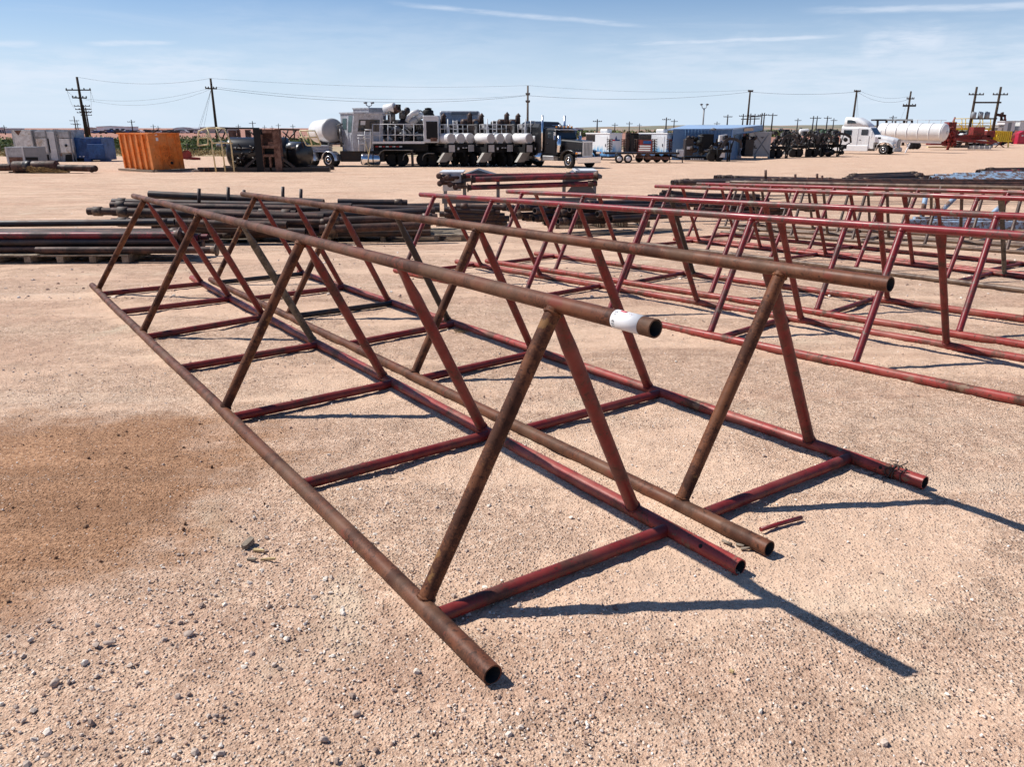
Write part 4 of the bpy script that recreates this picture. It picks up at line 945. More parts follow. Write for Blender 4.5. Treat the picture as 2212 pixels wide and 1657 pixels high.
for x in (789.5,804.5): m=MB(); m.lathe(P(x,223.5,Yl),(0,0,1),[(0,.12),(.1,.17),(.14,.05)],12); part(m,'lamp','mid_grey',tc2)
# ------------------------------------------------------------------ platform pump trailer (long side in view)
t=thing('pump_trailer','trailer mounted pump with a railed white walkway and a grey radiator at its right end','pump trailer',gp(860,Yb))
m=MB(); fb(m,804,311,925,326,Yb+.4,2.0); fb(m,740,326,960,334,Yb+1.2,1.6); part(m,'chassis','black_matt',t)
m=MB(); fb(m,804,305,917,310,Yb-.15,.9); part(m,'walkway','white_tank',t)
m=MB()
for x in (805,820.5,838,853.7,872,894,916): rod(m,[(x,268),(x,306)],Yb-.1,.032)
for y in (268,291): rod(m,[(805,y),(916,y)],Yb-.1,.032)
rod(m,[(827,248),(827,268)],Yb+.5,.03); rod(m,[(843,247),(843,268)],Yb+.5,.03); rod(m,[(825,248),(844,247)],Yb+.5,.03)
rod(m,[(790,326),(790,288),(804,286)],Yb-.1,.03); rod(m,[(797,326),(797,286)],Yb-.1,.03)
part(m,'railing','light_grey',t)
for k in range(8): m=MB(); fb(m,811+k*7.4,315,817+k*7.4,317.5,Yb+.37,.02); part(m,'reflector','reflector_white' if k%2 else 'reflector_red',t)
rs=random.Random(12); 
for k in range(44):
    m=MB(); x=rs.uniform(814,914); y=rs.uniform(250,303) if k>25 else rs.uniform(272,302); Y_=Yb+rs.uniform(.8,1.8)
    if k%3==0: m.lathe(P(x,y,Y_),(rs.uniform(-1,1),rs.uniform(-.4,.1),rs.uniform(-.2,.8)),[(0,.2),(.1,.26),(.6,.26),(.7,.1)],12)
    elif k%3==1: m.tube([P(x,y,Y_),P(x+rs.uniform(-14,14),y+rs.uniform(-14,4),Y_),P(x+rs.uniform(-14,14),y+rs.uniform(-12,0),Y_+.2)],rs.uniform(.06,.12),8)
    else: fb(m,x-6,y-5,x+6,y+6,Y_,.5,.04)
    part(m,'pump_block' if k%3==2 else ('pump_pipe' if k%3==1 else 'pump_cylinder'),rs.choice(['engine_grey','grey_paint','engine_grey','black_steel','black_steel','light_grey']),t)
m=MB(); fb(m,848,262,918,304,Yb+1.9,.8,.1); part(m,'engine','black_steel',t)
m=MB(); fb(m,826,258,912,304,Yb+2.6,.8,.1); part(m,'engine_block','engine_grey',t)
m=MB(); m.dome_tank(P(832,236,Yb+1.2),P(852,232,Yb+.9),.36,20,.2); part(m,'silencer','white_tank',t)
m=MB(); m.dome_tank(P(852,238,Yb+1.),P(860,233,Yb+.8),.30,18,.2); part(m,'silencer','engine_rust',t)
m=MB(); m.tube([P(862,236,Yb+.8),P(862.5,225,Yb+.8)],.12,12); part(m,'exhaust_cap','black_matt',t)
m=MB(); m.tube([P(845,238,Yb+1.),P(846,262,Yb+1.)],.3,12); part(m,'exhaust_duct','engine_grey',t)
m=MB(); m.tube([P(880,262,Yb+1.),P(884,252,Yb+.9),P(892,244,Yb+.8),P(905,241,Yb+.8)],.2,12); part(m,'duct','light_grey',t)
for (x,y,r,mt) in ((925,244,.42,'black_matt'),(907,246,.25,'black_steel'),(870,246,.28,'engine_grey'),(880,240,.22,'black_steel')): m=MB(); m.lathe(P(x,y+10,Yb+1.4),(0,0,1),[(0,r),(.5,r),(.62,r*.5)],14); part(m,'air_filter',mt,t)
m=MB(); m.lathe(P(925,236,Yb+1.4),(0,0,1),[(-.3,.06),(0,.08),(.02,.26),(.08,.28),(.13,.1)],16); part(m,'intake_cap','black_matt',t)
m=MB(); fb(m,914,249,947.5,308,Yb-.2,1.6,.05); part(m,'radiator','light_grey',t)
m=MB(); fb(m,921,262,945,300,Yb-.24,.05); part(m,'grille','black_matt',t)
m=MB(); fb(m,930,297,944,305,Yb-.26,.05); part(m,'plate','skid_rust',t)
m=MB(); m.dome_tank(P(783,343.5,Yb-.4),P(818,344.5,Yb-.1),.42,24,.4); part(m,'fuel_tank','chrome',t)
m=MB()
for x in (796,806): m.lathe(P(x,344,Yb-.3),(1,.1,0),[(0,.44),(.06,.44)],20)
part(m,'tank_strap','black_steel',t)
m=MB(); rod(m,[(801,283),(801,310),(797,332),(794,352),(800,356)],Yb-.7,.035); rod(m,[(786,295),(797,335)],Yb-.6,.03); part(m,'hoses','cream',t)
def arch(x0,x1,yt,yb_,Y,D,mat,t,nm='fender'):
    m=MB(); vs=[];N=10; cx=(x0+x1)/2
    prof=[(x0,yb_),(x0+1,yb_-(yb_-yt)*.55),(x0+5,yb_-(yb_-yt)*.85),(x0+12,yt),(x1,yt+.5)]
    vs=[];fs=[]
    for (x,y) in prof:
        p=P(x,y,Y)
        vs+=[Vector((p.x,Y,p.z)),Vector((p.x,Y+D,p.z)),Vector((p.x,Y+D,p.z-.05)),Vector((p.x,Y,p.z-.05))]
    for i in range(len(prof)-1):
        q=4*i; fs+=[(q+k,q+4+k,q+4+(k+1)%4,q+(k+1)%4) for k in range(4)]
    m.add(vs,fs,True); part(m,nm,mat,t)
arch(817,891,323,346,Yb-.4,.75,'guard_grey',t)
for x in (870,912): arch(x,x+26,330,345,Yb-.1,.6,'guard_grey',t)
m=MB(); fb(m,888,323,893,362,Yb-.1,.2); fb(m,862,362,905,364,Yb-.15,.3); part(m,'landing_leg','black_steel',t)
for (x,y) in ((846,352),(866,352),(912,353),(934,353)):
    m=MB(); o=gp(x,Yb+1.1); m.lathe(o+Vector((0,0,.5)),(0,1,0),[(-.3,.3),(-.3,.46),(-.22,.5),(.5,.5),(.6,.4)],22); part(m,'wheel','rubber',t)
# ------------------------------------------------------------------ three pump trailers seen from their drummed ends
yw=R(38)
def pump_unit(label):
    t=thing('drum_pump_trailer',label,'pump trailer',(0,0,0),yw,'pump trailers parked side by side')
    B=lambda nm,mt,f: (lambda m:(f(m),m.build(nm,mt,t)))(MB())
    B('chassis','black_matt',lambda m:(m.box(-1.05,1.05,.3,8.5,1.05,1.45),m.box(-.5,-.35,.2,8.5,.75,1.05),m.box(.35,.5,.2,8.5,.75,1.05)))
    for k,x in enumerate((-.88,0,.86)):
        m=MB(); m.lathe((x,.0,2.05),(0,1,0),[(0,.365),(.02,.385),(1.65,.385),(1.7,.3)],26); o=m.build('drum','white_paint',t)
        m=MB(); m.lathe((x,-.012,2.05),(0,-1,0),[(-.02,.35),(.012,.34)],26); m.build('drum_head','flap_grey',o)
        m=MB(); m.box(x-.22,x+.18,-.09,.02,1.66,1.71); m.build('bracket','black_matt',o)
    B('rear_bar','black_matt',lambda m:m.box(-1.3,1.3,-.02,.3,1.40,1.68))
    for x in (-.88,.88): B('mud_flap','flap_grey',lambda m:m.box(x-.26,x+.26,-.06,-.02,1.10,1.60))
    for x in (-.3,.15,.42): B('tail_lamp','light_grey',lambda m:m.box(x-.07,x+.07,-.08,-.02,1.25+.1*(x>0),1.42))
    m=MB(); m.hexa([(-1.9,.2,.38),(-1.2,.2,.38),(-1.2,.5,.38),(-1.9,.5,.38),(-1.35,.2,1.05),(-.6,.2,1.05),(-.6,.5,1.05),(-1.35,.5,1.05)]); m.build('ramp_guard','guard_grey',t)
    m=MB(); m.hexa([(-.9,.5,.45),(-.5,.5,.45),(-.5,1.3,.45),(-.9,1.3,.45),(-1.0,.5,1.02),(-.4,.5,1.02),(-.4,1.3,1.02),(-1.0,1.3,1.02)]); m.build('mud_guard','guard_grey',t)
    for y in (1.0,2.3,3.6):
        for x in (-1.0,.75): wheel(t,0,0,.5,.26,'alu')
        for o in [c for c in t.children if c.name.startswith('wheel')][-2:]: pass
    ws=[c for c in t.children if c.name.startswith('wheel')]
    for i,o in enumerate(ws):
        o.rotation_euler=(0,0,math.pi/2); o.location=((-.95,.95)[i%2],1.0+1.3*(i//2),0)
    B('engine','black_steel',lambda m:m.box(-.85,.85,2.0,7.5,1.5,3.08,.08))
    B('cooler','engine_grey',lambda m:m.box(-1.0,1.0,1.7,2.0,1.5,3.1,.03))
    B('cooler_grille','black_matt',lambda m:m.box(-.9,.9,1.66,1.7,1.6,2.95))
    for x,h in ((-.55,3.75),(.55,3.68)):
        m=MB(); m.tube([(x,3.2,2.9),(x,3.2,h),(x+.12,3.1,h+.12)],.19,12,True,[.22,.19,.17]); m.build('exhaust_stack','engine_rust',t)
        m=MB(); m.lathe((x-.5,3.6,3.2),(1,.1,0),[(0,.1),(.1,.27),(.8,.27),(.95,.15)],14); m.build('silencer','engine_rust',t)
    rs=random.Random(3)
    for k in range(14):
        m=MB(); x=rs.uniform(-.9,.9); y=rs.uniform(1.2,4.5); z=rs.uniform(1.6,3.15)
        if k%2: m.tube([(x,y,z),(x+rs.uniform(-.5,.5),y,z+rs.uniform(-.2,.3)),(x+rs.uniform(-.5,.5),y+.3,z)],rs.uniform(.05,.11),8)
        else: m.box(x-.2,x+.2,y,y+.4,z-.15,z+.15,.02)
        m.build('engine_pipe' if k%2 else 'engine_part',rs.choice(['engine_grey','engine_rust','black_steel','grey_paint']),t)
    for x,y,r in ((-.1,3.0,.2),(.2,4.2,.3),(-.9,4.4,.25)): B('air_filter','engine_grey',lambda m:m.lathe((x,y,2.9),(0,0,1),[(0,r),(.35,r),(.45,r*.4)],12))
    for x in (-.35,.30):
        m=MB(); m.tube([(x,.5,2.4),(x,.5,3.35)],.03,6); m.tube([(x+.36,.5,2.4),(x+.36,.5,3.35)],.03,6)
        for k in range(5): m.tube([(x,.5,2.5+k*.2),(x+.36,.5,2.5+k*.2)],.022,6)
        if x<0: m.build('ladder','white_paint',t)
    m=MB()
    for z in (2.75,3.05): m.tube([(-1.25,.9,z),(1.25,.9,z)],.025,6); m.tube([(1.25,.9,z),(1.25,3.,z)],.025,6)
    for x in (-1.25,-.85,.35,.8,1.25): m.tube([(x,.9,2.35),(x,.9,3.05)],.025,6)
    m.build('handrail','light_grey',t)
    B('white_canister','light_grey',lambda m:m.lathe((-.62,.8,2.35),(0,0,1),[(0,.12),(.5,.12),(.6,.05),(1.1,.04)],12))
    return t
u1_=pump_unit('pump trailer with three white drums, leftmost of the three, beside the grey radiator')
u1_.location=gp(996,Yb-.1)
dup(u1_,gp(1081,Yb-.1),yw,'middle of the three pump trailers carrying white drums on their ends')
dup(u1_,gp(1163,Yb-.1),yw,'pump trailer with three white drums, rightmost, next to the black truck')
t=thing('pump_house','light grey enclosure roof behind the left and middle drum trailers','enclosure',gp(990,Yb+7))
m=MB(); fb(m,950,239,1034,300,Yb+7,3,.1); part(m,'body','cab_white',t); m=MB(); fb(m,975,241,1033,247,Yb+6.9,.1); part(m,'shaded_panel','mid_grey',t)  # darker grey panel, shade on the enclosure put into its colour
# ------------------------------------------------------------------ conventional trucks (local x forward, y to its left)
def semi(kind,label,o,yaw):
    t=thing('semi_truck',label,'truck',o,yaw)
    bd='black_paint' if kind=='b' else 'white_paint'
    B=lambda nm,mt,f,par=None: (lambda m:(f(m),m.build(nm,mt,par or t))[1])(MB())
    def sect(m,rings,sm=False):
        n=len(rings[0]); vs=sum(rings,[]); fs=[tuple(range(n)),tuple(range(len(vs)-1,len(vs)-n-1,-1))]
        for k in range(len(rings)-1): fs+=[(k*n+i,k*n+(i+1)%n,(k+1)*n+(i+1)%n,(k+1)*n+i) for i in range(n)]
        m.add(vs,fs,sm)
    def rr(x,hw,z0,z1,c=.12):  # rounded rectangle section across the truck
        return [(x,-hw,z0),(x,-hw,z1-c),(x,-hw+c*.35,z1-c*.35),(x,-hw+c,z1),(x,hw-c,z1),(x,hw-c*.35,z1-c*.35),(x,hw,z1-c),(x,hw,z0)]
    B('frame_rails','black_matt',lambda m:(m.box(-7.6,.7,-.45,-.3,.75,1.0),m.box(-7.6,.7,.3,.45,.75,1.0)))
    if kind=='b':
        B('hood',bd,lambda m:sect(m,[rr(.78,.52,.85,1.92,.1),rr(.2,.58,.85,1.98,.12),rr(-1.35,.78,.9,2.08,.14)]))
        B('cab',bd,lambda m:sect(m,[rr(-1.35,.98,.95,2.02,.12),rr(-1.62,.98,.95,2.78,.16),rr(-1.8,.99,.95,2.88,.2),rr(-3.0,1.0,.95,2.92,.2)]))
        B('sleeper',bd,lambda m:sect(m,[rr(-3.02,1.12,.95,2.95,.3),rr(-3.4,1.2,.95,3.28,.4),rr(-5.2,1.22,.95,3.34,.4),rr(-5.6,1.2,.95,3.28,.4)]))
        B('roof_visor','alu',lambda m:m.hexa([(-1.25,-.9,2.70),(-1.25,.9,2.70),(-1.7,.9,2.78),(-1.7,-.9,2.78),(-1.28,-.9,2.66),(-1.28,.9,2.66),(-1.7,.9,2.72),(-1.7,-.9,2.72)]))
        B('grille','alu',lambda m:m.box(.78,.86,-.50,.50,.82,1.95,.03)); 
        for k in range(6): B('grille_bar','mid_grey' ,lambda m:m.box(.862,.875,-.40+k*.14,-.33+k*.14,.92,1.82))
        B('bumper','chrome',lambda m:m.box(.95,1.08,-1.2,1.2,.38,.84,.04))
        for y in (-.95,.95): 
            B('fender',bd,lambda m:sect(m,[[(x,y-.27,z),(x,y+.27,z),(x,y+.27,z-.06),(x,y-.27,z-.06)] for x,z in ((-.85,.6),(-.78,1.0),(-.45,1.24),(0,1.32),(.45,1.26),(.78,1.1),(.92,.9))],True))
            B('headlamp','chrome',lambda m:m.box(.78,.98,y-.2,y+.2,1.02,1.2,.03)); B('turn_lamp','amber',lambda m:m.box(.9,1.0,y-.24*(1 if y<0 else -1)-.05,y-.24*(1 if y<0 else -1)+.05,1.04,1.16))
        for y in (-1.12,1.12):
            B('exhaust_stack','chrome',lambda m:m.tube([(-3.02,y,1.2),(-3.02,y,3.75)],.085,14)); B('air_cleaner','chrome',lambda m:m.lathe((-1.15,y*.93,1.1),(0,0,1),[(0,.10),(.05,.19),(.75,.19),(.85,.13),(1.2,.13)],18))
        for y in (-1.05,1.05): B('fuel_tank','chrome',lambda m:m.lathe((-4.6,y,.72),(1,0,0),[(0,.28),(.04,.34),(1.6,.34),(1.64,.28)],24)); B('tool_box','alu',lambda m:m.box(-2.75,-1.5,y-.25,y+.25,.5,.85,.03))
        B('clearance_lamps','amber',lambda m:[m.box(-1.85,-1.72,k*.38-.05,k*.38+.05,2.88,2.96) for k in (-2,-1,0,1,2)])
        B('horn','chrome',lambda m:(m.lathe((-2.6,-.5,3.0),(1,0,0),[(0,.03),(.7,.04),(.85,.1)],10),m.lathe((-2.6,.5,3.0),(1,0,0),[(0,.03),(.7,.04),(.85,.1)],10)))
        gz0,gz1=2.1,2.68
        B('windscreen','glass',lambda m:m.hexa([(-1.36,-.86,gz0),(-1.36,.86,gz0),(-1.44,.86,gz0),(-1.44,-.86,gz0),(-1.56,-.82,gz1),(-1.56,.82,gz1),(-1.64,.82,gz1),(-1.64,-.82,gz1)]))
        for y in (-1.0,1.0):
            B('side_window','glass',lambda m:m.box(-2.5,-1.75,y-.012,y+.012,2.1,2.66)); d=B('door','black_paint',lambda m:m.box(-2.65,-1.62,y-.008*1,y+.008,1.05,2.05)); 
            B('door_handle','chrome',lambda m:m.box(-2.6,-2.42,y-.04,y+.04,1.72,1.78),d)
            B('mirror','chrome',lambda m:m.box(-1.5,-1.38,y*1.28-.06,y*1.28+.06,2.0,2.55)); 
    else:
        B('hood',bd,lambda m:sect(m,[rr(1.15,.55,.8,1.55,.2),rr(.8,.8,.75,1.72,.25),rr(.2,.95,1.25,1.85,.25),rr(-1.2,1.02,1.3,2.1,.2)]))
        B('cab',bd,lambda m:sect(m,[rr(-1.2,1.02,.6,2.08,.12),rr(-1.75,1.03,.6,2.85,.2),rr(-2.1,1.05,.6,3.0,.25),rr(-3.0,1.12,.6,3.05,.25)]))
        B('sleeper',bd,lambda m:sect(m,[rr(-3.0,1.15,.6,3.05,.3),rr(-4.9,1.18,.6,3.1,.3)]))
        B('roof_fairing',bd,lambda m:sect(m,[rr(-2.0,.95,2.95,3.05,.05),rr(-2.6,1.0,2.95,3.55,.3),rr(-3.4,1.05,2.95,3.95,.35),rr(-4.7,1.08,2.95,4.0,.35)],True))
        for y in (-1.09,1.09): B('fairing_window','glass',lambda m:m.prism([(-4.4,3.3),(-3.35,3.3),(-3.5,3.55),(-3.9,3.68),(-4.4,3.68)],y-.012,y+.012)); B('sleeper_window','glass',lambda m:m.box(-4.6,-3.7,y*1.08-.02,y*1.08+.02,2.05,2.6,.0)); B('side_skirt',bd,lambda m:m.box(-5.6,-1.7,y-.1,y+.1,.3,.95,.05)); B('side_window','glass',lambda m:m.box(-2.7,-1.95,y*.985-.02,y*.985+.02,2.05,2.65)); B('mirror','white_paint',lambda m:m.box(-1.5,-1.35,y*1.2-.08,y*1.2+.08,1.75,2.5,.03)); d=B('door',bd,lambda m:m.box(-2.85,-1.75,y*.97-.02,y*.97+.02,.75,2.0,.01)); B('door_handle','black_matt',lambda m:m.box(-2.8,-2.6,y*.98-.04,y*.98+.04,1.5,1.56),d)
        B('grille','mid_grey',lambda m:m.box(1.12,1.22,-.45,.45,.75,1.62,.04)); 
        for k in range(6): B('grille_bar','alu' ,lambda m:m.box(1.222,1.235,-.38+k*.14,-.35+k*.14,.82,1.55))
        B('bumper','grey_paint',lambda m:m.box(1.0,1.25,-1.15,1.15,.3,.72,.06))
        for y in (-.95,.95):
            B('fender',bd,lambda m:sect(m,[[(x,y-.22,z),(x,y+.22,z),(x,y+.22,z-.08),(x,y-.22,z-.08)] for x,z in ((-.85,.5),(-.75,1.05),(-.45,1.3),(0,1.38),(.5,1.3),(.9,1.05),(1.05,.75))],True)); B('headlamp','chrome',lambda m:m.box(.95,1.12,y-.14,y+.14,.95,1.2,.04))
        B('windscreen','glass',lambda m:m.hexa([(-1.2,-.92,2.14),(-1.2,.92,2.14),(-1.3,.92,2.14),(-1.3,-.92,2.14),(-1.7,-.86,2.8),(-1.7,.86,2.8),(-1.8,.86,2.8),(-1.8,-.86,2.8)]))
        B('vent','black_matt',lambda m:m.box(-.9,-.5,-1.0,-.97,1.65,1.85))
    for (x,dual) in ((0,False),(-5.9,True),(-7.1,True)):
        for sd_ in (-1,1): wheel(t,x,sd_*(1.0 if not dual else .85),.52,.28,'chrome' if kind=='b' else 'alu',sd_,'wheel',dual)
    return t
Yt=yat(363.5); semi('b','black long nosed semi truck with chrome stacks, grille and bumper',gp(1231,Yt)+Vector((.79,.62,0)),R(-52)).scale=(.98,.98,.98)
Yt=yat(333.5); semi('w','white semi truck with a tall roof fairing and sleeper, in front of the white tanker',gp(1912,Yt)+Vector((.75,.75,0)),R(-44)).scale=(1.07,1.07,1.07)
# ------------------------------------------------------------------ tanker trailer
Yt=yat(331); t=thing('tanker_trailer','white cylindrical tanker trailer with ring frames behind the white semi truck','trailer',gp(1985,Yt+5))
a=Vector((Xp(1900,Yt+8),Yt+8,Zp(283,Yt+8))); b=Vector((Xp(2036,Yt+1.5),Yt+1.5,Zp(285.5,Yt+1.5))); d=(b-a).normalized(); LT=(b-a).length
rT=(Zp(266,Yt+1.5)-Zp(304,Yt+1.5))/2
m=MB(); m.dome_tank(a,b,rT,32,.3); part(m,'barrel','white_tank',t)
for k in range(6): m=MB(); m.lathe(a+d*(LT*(.12+.172*k)),d,[(0,rT*1.05),(.12,rT*1.05)],28); part(m,'ring','white_paint',t)
up=Vector((0,0,1))
for k in range(5): 
    p=a+d*(LT*(.2+.18*k))+up*rT; m=MB(); m.beam(p,p+up*.45,.07); part(m,'rail_post','light_grey',t)
m=MB(); m.tube([a+up*(rT+.4)+d*.5,b+up*(rT+.4)],.03,6); part(m,'top_rail','light_grey',t)
m=MB(); m.beam(a-up*(rT+.15),b-up*(rT+.15)-d*.3,.5,.3); part(m,'chassis','white_tank',t)
p=gp(1960,Yt+1.2); m=MB(); m.beam(p+Vector((0,0,0)),P(1966,309,Yt+1.2),.13); m.beam(P(1953,303,Yt+1.2),P(1962,316,Yt+1.2),.1); part(m,'landing_leg','white_paint',t)
for x in (1969,1976,1984): m=MB(); o=gp(x,yat(322)); m.lathe(o+Vector((0,0,.5)),(.4,.9,0),[(-.15,.3),(-.15,.46),(-.1,.5),(.1,.5),(.15,.3)],18); part(m,'wheel','rubber',t)
m=MB(); m.lathe(b+d*.42*rT*0+d*(.3*rT),d,[(0,.2),(.08,.2)],12); part(m,'manhole','light_grey',t)
# ------------------------------------------------------------------ trailers in the middle right
def rbox_thing(name,label,cat,pxc,pyb,yaw,L,W,H,z0,mats,group=None):
    Y=yat(pyb); t=thing(name,label,cat,gp(pxc,Y),yaw,group); return t,Y
def cargo(label,px,pyb,yaw,sign):
    """enclosed trailer; local origin at its near corner, x along the door side (to the left), y along the end"""
    Y=yat(pyb); o=gp(px,Y); t=thing('cargo_trailer',label,'trailer',o,yaw,'white and blue splash trailers')
    B=lambda nm,mt,f: (lambda m:(f(m),m.build(nm,mt,t))[1])(MB())
    L,W,H=(3.3 if sign else 2.9),2.0,2.08; z=.34
    B('body','splash_panel',lambda m:m.box(-L,0,0,W,z,z+H,.04))
    B('roof_cap','white_paint',lambda m:m.box(-L-.03,.03,-.03,W+.03,z+H-.04,z+H+.06,.02))
    B('dark_panel','black_steel',lambda m:m.box(-L+.05,-1.75,-.012,0,z+1.35,z+H-.1))
    d=B('door','splash_panel',lambda m:m.box(-1.15,-.3,-.03,0,z+.1,z+1.85)); m=MB(); m.box(-.48,-.42,-.06,-.03,z+.9,z+1.15); m.build('handle','black_matt',d)
    B('end_logo','navy',lambda m:(m.prism([(W*.40,z+1.55),(W*.5,z+1.9),(W*.58,z+1.55)],.012,.018,'x'),m.box(.012,.018,W*.42,W*.8,z+1.42,z+1.54)))
    B('end_logo_text','stamp_red',lambda m:m.box(.012,.02,W*.2,W*.42,z+1.42,z+1.54))
    B('air_conditioner','white_paint',lambda m:m.box(-1.6,-.7,.5,1.3,z+H+.06,z+H+.40,.08))
    B('chassis','black_matt',lambda m:m.box(-L,0.,.1,W-.1,z-.12,z))
    if sign:
        B('sign_board','red_machine',lambda m:m.box(-3.2,-1.6,-.05,-.012,z+.35,z+1.5)); B('sign_board_text','white_paint',lambda m:[m.box(-3.1,-1.75,-.06,-.05,z+.45+k*.2,z+.57+k*.2) for k in range(3)]); B('sign_board_head','navy',lambda m:m.box(-2.6,-1.7,-.062,-.05,z+1.12,z+1.4))
    for x in (-1.2,-2.0): o_=wheel(t,x,.12,.33,.2,'alu',-1)
    return t
cargo('white and blue splash trailer nearest the black truck',1317,346,R(-44),False)
cargo('white and blue splash trailer with a red sign board leaning on its side',1441,345,R(-41),True)
Yu=yat(352); t=thing('utility_trailer','low rusty flatbed trailer carrying five racks with stub arms','trailer',gp(1390,Yu))
m=MB(); m.box(Xp(1308,Yu),Xp(1470,Yu),Yu+.2,Yu+2.0,Zp(333,Yu),Zp(329,Yu)); part(m,'deck','black_steel',t)
m=MB()
for k in range(16): x=1375+k*2.6; fb(m,x,327,x+.8,340,Yu+.1,.04)
fb(m,1375,339,1418,341,Yu+.08,.08); part(m,'side_grate','skid_rust',t)
m=MB(); fb(m,1395,338,1446,345,Yu+.3,.6); part(m,'tool_box','skid_rust',t)
for (x,n) in ((1317,7),(1348,7),(1376,6),(1414,8),(1446,7)):
    m=MB(); rod(m,[(x,300),(x,328)],Yu+.6,.06)
    for k in range(n): y=302+k*3.6; rod(m,[(x-6,y-2),(x,y),(x+6,y-2)],Yu+.55,.04)
    part(m,'pipe_rack','pipe_rust',t)
for x in (1339,1358.5):
    m=MB(); o=gp(x,Yu); m.lathe(o+Vector((0,0,.36)),(0,1,0),[(-.15,.2),(-.15,.33),(-.1,.36),(.1,.36),(.14,.2)],22); w_=part(m,'wheel','rubber',t)
    m=MB(); m.lathe(o+Vector((0,-.15,.36)),(0,-1,0),[(0,.21),(.02,.21),(.03,.1),(.05,.02)],18); r_=m.build('rim','white_paint',t,True); r_.parent=w_
    m=MB(); 
for x in (1383,1401,1422,1440): m=MB(); o=gp(x,Yu+1.9); m.lathe(o+Vector((0,0,.36)),(0,1,0),[(-.15,.33),(.1,.36),(.14,.2)],18); part(m,'wheel','rubber',t)
m=MB(); rod(m,[(1328,340),(1331,331),(1348,330),(1366,331),(1370,340)],Yu,.05); part(m,'fender','black_steel',t)
m=MB(); rod(m,[(1446,335),(1475,343)],Yu+.8,.07); rod(m,[(1474,320),(1474,352)],Yu+.8,.05); rod(m,[(1447,335),(1447,355)],Yu+.3,.04); part(m,'drawbar','black_steel',t)
m=MB(); fb(m,1463,323,1477,338,Yu+.4,.5,.03); part(m,'battery_box','light_grey',t)
t=thing('black_tool_cabinet','tall plain black cabinet between the two splash trailers','cabinet',gp(1370,yat(345))); m=MB(); Y=yat(345); fb(m,1361,287,1379,329,Y,1.2,.03); part(m,'body','black_matt',t); m=MB(); fb(m,1363,290,1369,327,Y-.03,.05); part(m,'door','black_steel',t); m=MB(); fb(m,1352,286,1361,330,Y+.2,.6); part(m,'frame','engine_rust',t)
# blue building
Yq=yat(346); t=thing('blue_building','long blue metal building with a pale blue low pitched roof and a brown sign','building',gp(1530,Yq))
Yr=Yq+9; xl=Xp(1476,Yq); xc=Xp(1579,Yq); zb=G(Yq); ze=Zp(278,Yq)
xr=Xp(1607,Yq+5); 
m=MB(); 
c=[(xl-.9,Yq+.6,zb),(xc,Yq,zb),(xr,Yq+5.5,zb),(xl+1,Yq+7,zb)]
m.hexa(c+[(x,y,ze) for x,y,_ in c]); part(m,'wall','blue_panel',t)
m=MB(); e=[(Xp(1434,Yq+2),Yq+.8,Zp(279,Yq+2)),(Xp(1580,Yq),Yq-.15,ze+.06),(Xp(1644,Yq+7),Yq+7,Zp(269.5,Yq+7)),(Xp(1481,Yq+10),Yq+10,Zp(269.5,Yq+10))]; m.hexa([(x,y,z-.12) for x,y,z in e]+e); part(m,'roof','blue_roof',t)
m=MB(); aw=[(Xp(1580,Yq),Yq-.1,ze),(Xp(1644,Yq+7),Yq+6.9,Zp(270.5,Yq+7)),(Xp(1644,Yq+7),Yq+6.9,Zp(281,Yq+7)),(Xp(1607,Yq+5),Yq+3.4,Zp(287,Yq+3)),(Xp(1580,Yq),Yq-.1,ze-.5)]
m.add([Vector(v) for v in aw]+[Vector(v)+Vector((-.12,.1,0)) for v in aw],[(0,1,2,3,4),(9,8,7,6,5)]+[(i,(i+1)%5,5+(i+1)%5,5+i) for i in range(5)]); part(m,'gable_side','blue_panel',t)
m=MB(); p0=Vector((Xp(1603,Yq+2.6),Yq+2.3,0)); m.hexa([(Xp(1603,Yq+2.5),Yq+2.2,Zp(283,Yq+2.5)),(Xp(1624,Yq+4.5),Yq+4.4,Zp(282,Yq+4.5)),(Xp(1624,Yq+4.5),Yq+4.5,Zp(282,Yq+4.5)),(Xp(1603,Yq+2.5),Yq+2.3,Zp(283,Yq+2.5)),(Xp(1603,Yq+2.5),Yq+2.2,Zp(276.5,Yq+2.5)),(Xp(1624,Yq+4.5),Yq+4.4,Zp(276,Yq+4.5)),(Xp(1624,Yq+4.5),Yq+4.5,Zp(276,Yq+4.5)),(Xp(1603,Yq+2.5),Yq+2.3,Zp(276.5,Yq+2.5))]); part(m,'sign','brown_sign',t)
def onside(u0,u1,z0,z1,mt,nm,off=.03):
    A=Vector((xc,Yq,0)); Bv=Vector((xr,Yq+5.5,0)); n=Vector((Bv.y-A.y,-(Bv.x-A.x),0)).normalized(); a=A.lerp(Bv,u0); b=A.lerp(Bv,u1); m=MB(); m.hexa([a+Vector((0,0,z0)),b+Vector((0,0,z0)),b+n*off+Vector((0,0,z0)),a+n*off+Vector((0,0,z0)),a+Vector((0,0,z1)),b+Vector((0,0,z1)),b+n*off+Vector((0,0,z1)),a+n*off+Vector((0,0,z1))]); part(m,nm,mt,t)
onside(.45,.72,zb+.1,zb+2.2,'blue_panel','door'); onside(.8,.93,zb+.9,zb+1.9,'light_grey','notice')
m=MB(); m.tube([(xc+.02,Yq-.05,zb),(xc+.02,Yq-.05,ze)],.05,8); part(m,'corner_trim','blue_roof',t)
for k in range(14): m=MB(); x=xl+.2+k*(xc-xl-.3)/14; yy=Yq+.6*(xc-x)/(xc-xl+3); m.box(x,x+.05,yy-.035,yy+.1,zb,ze-.02); part(m,'wall_rib','blue_panel',t)
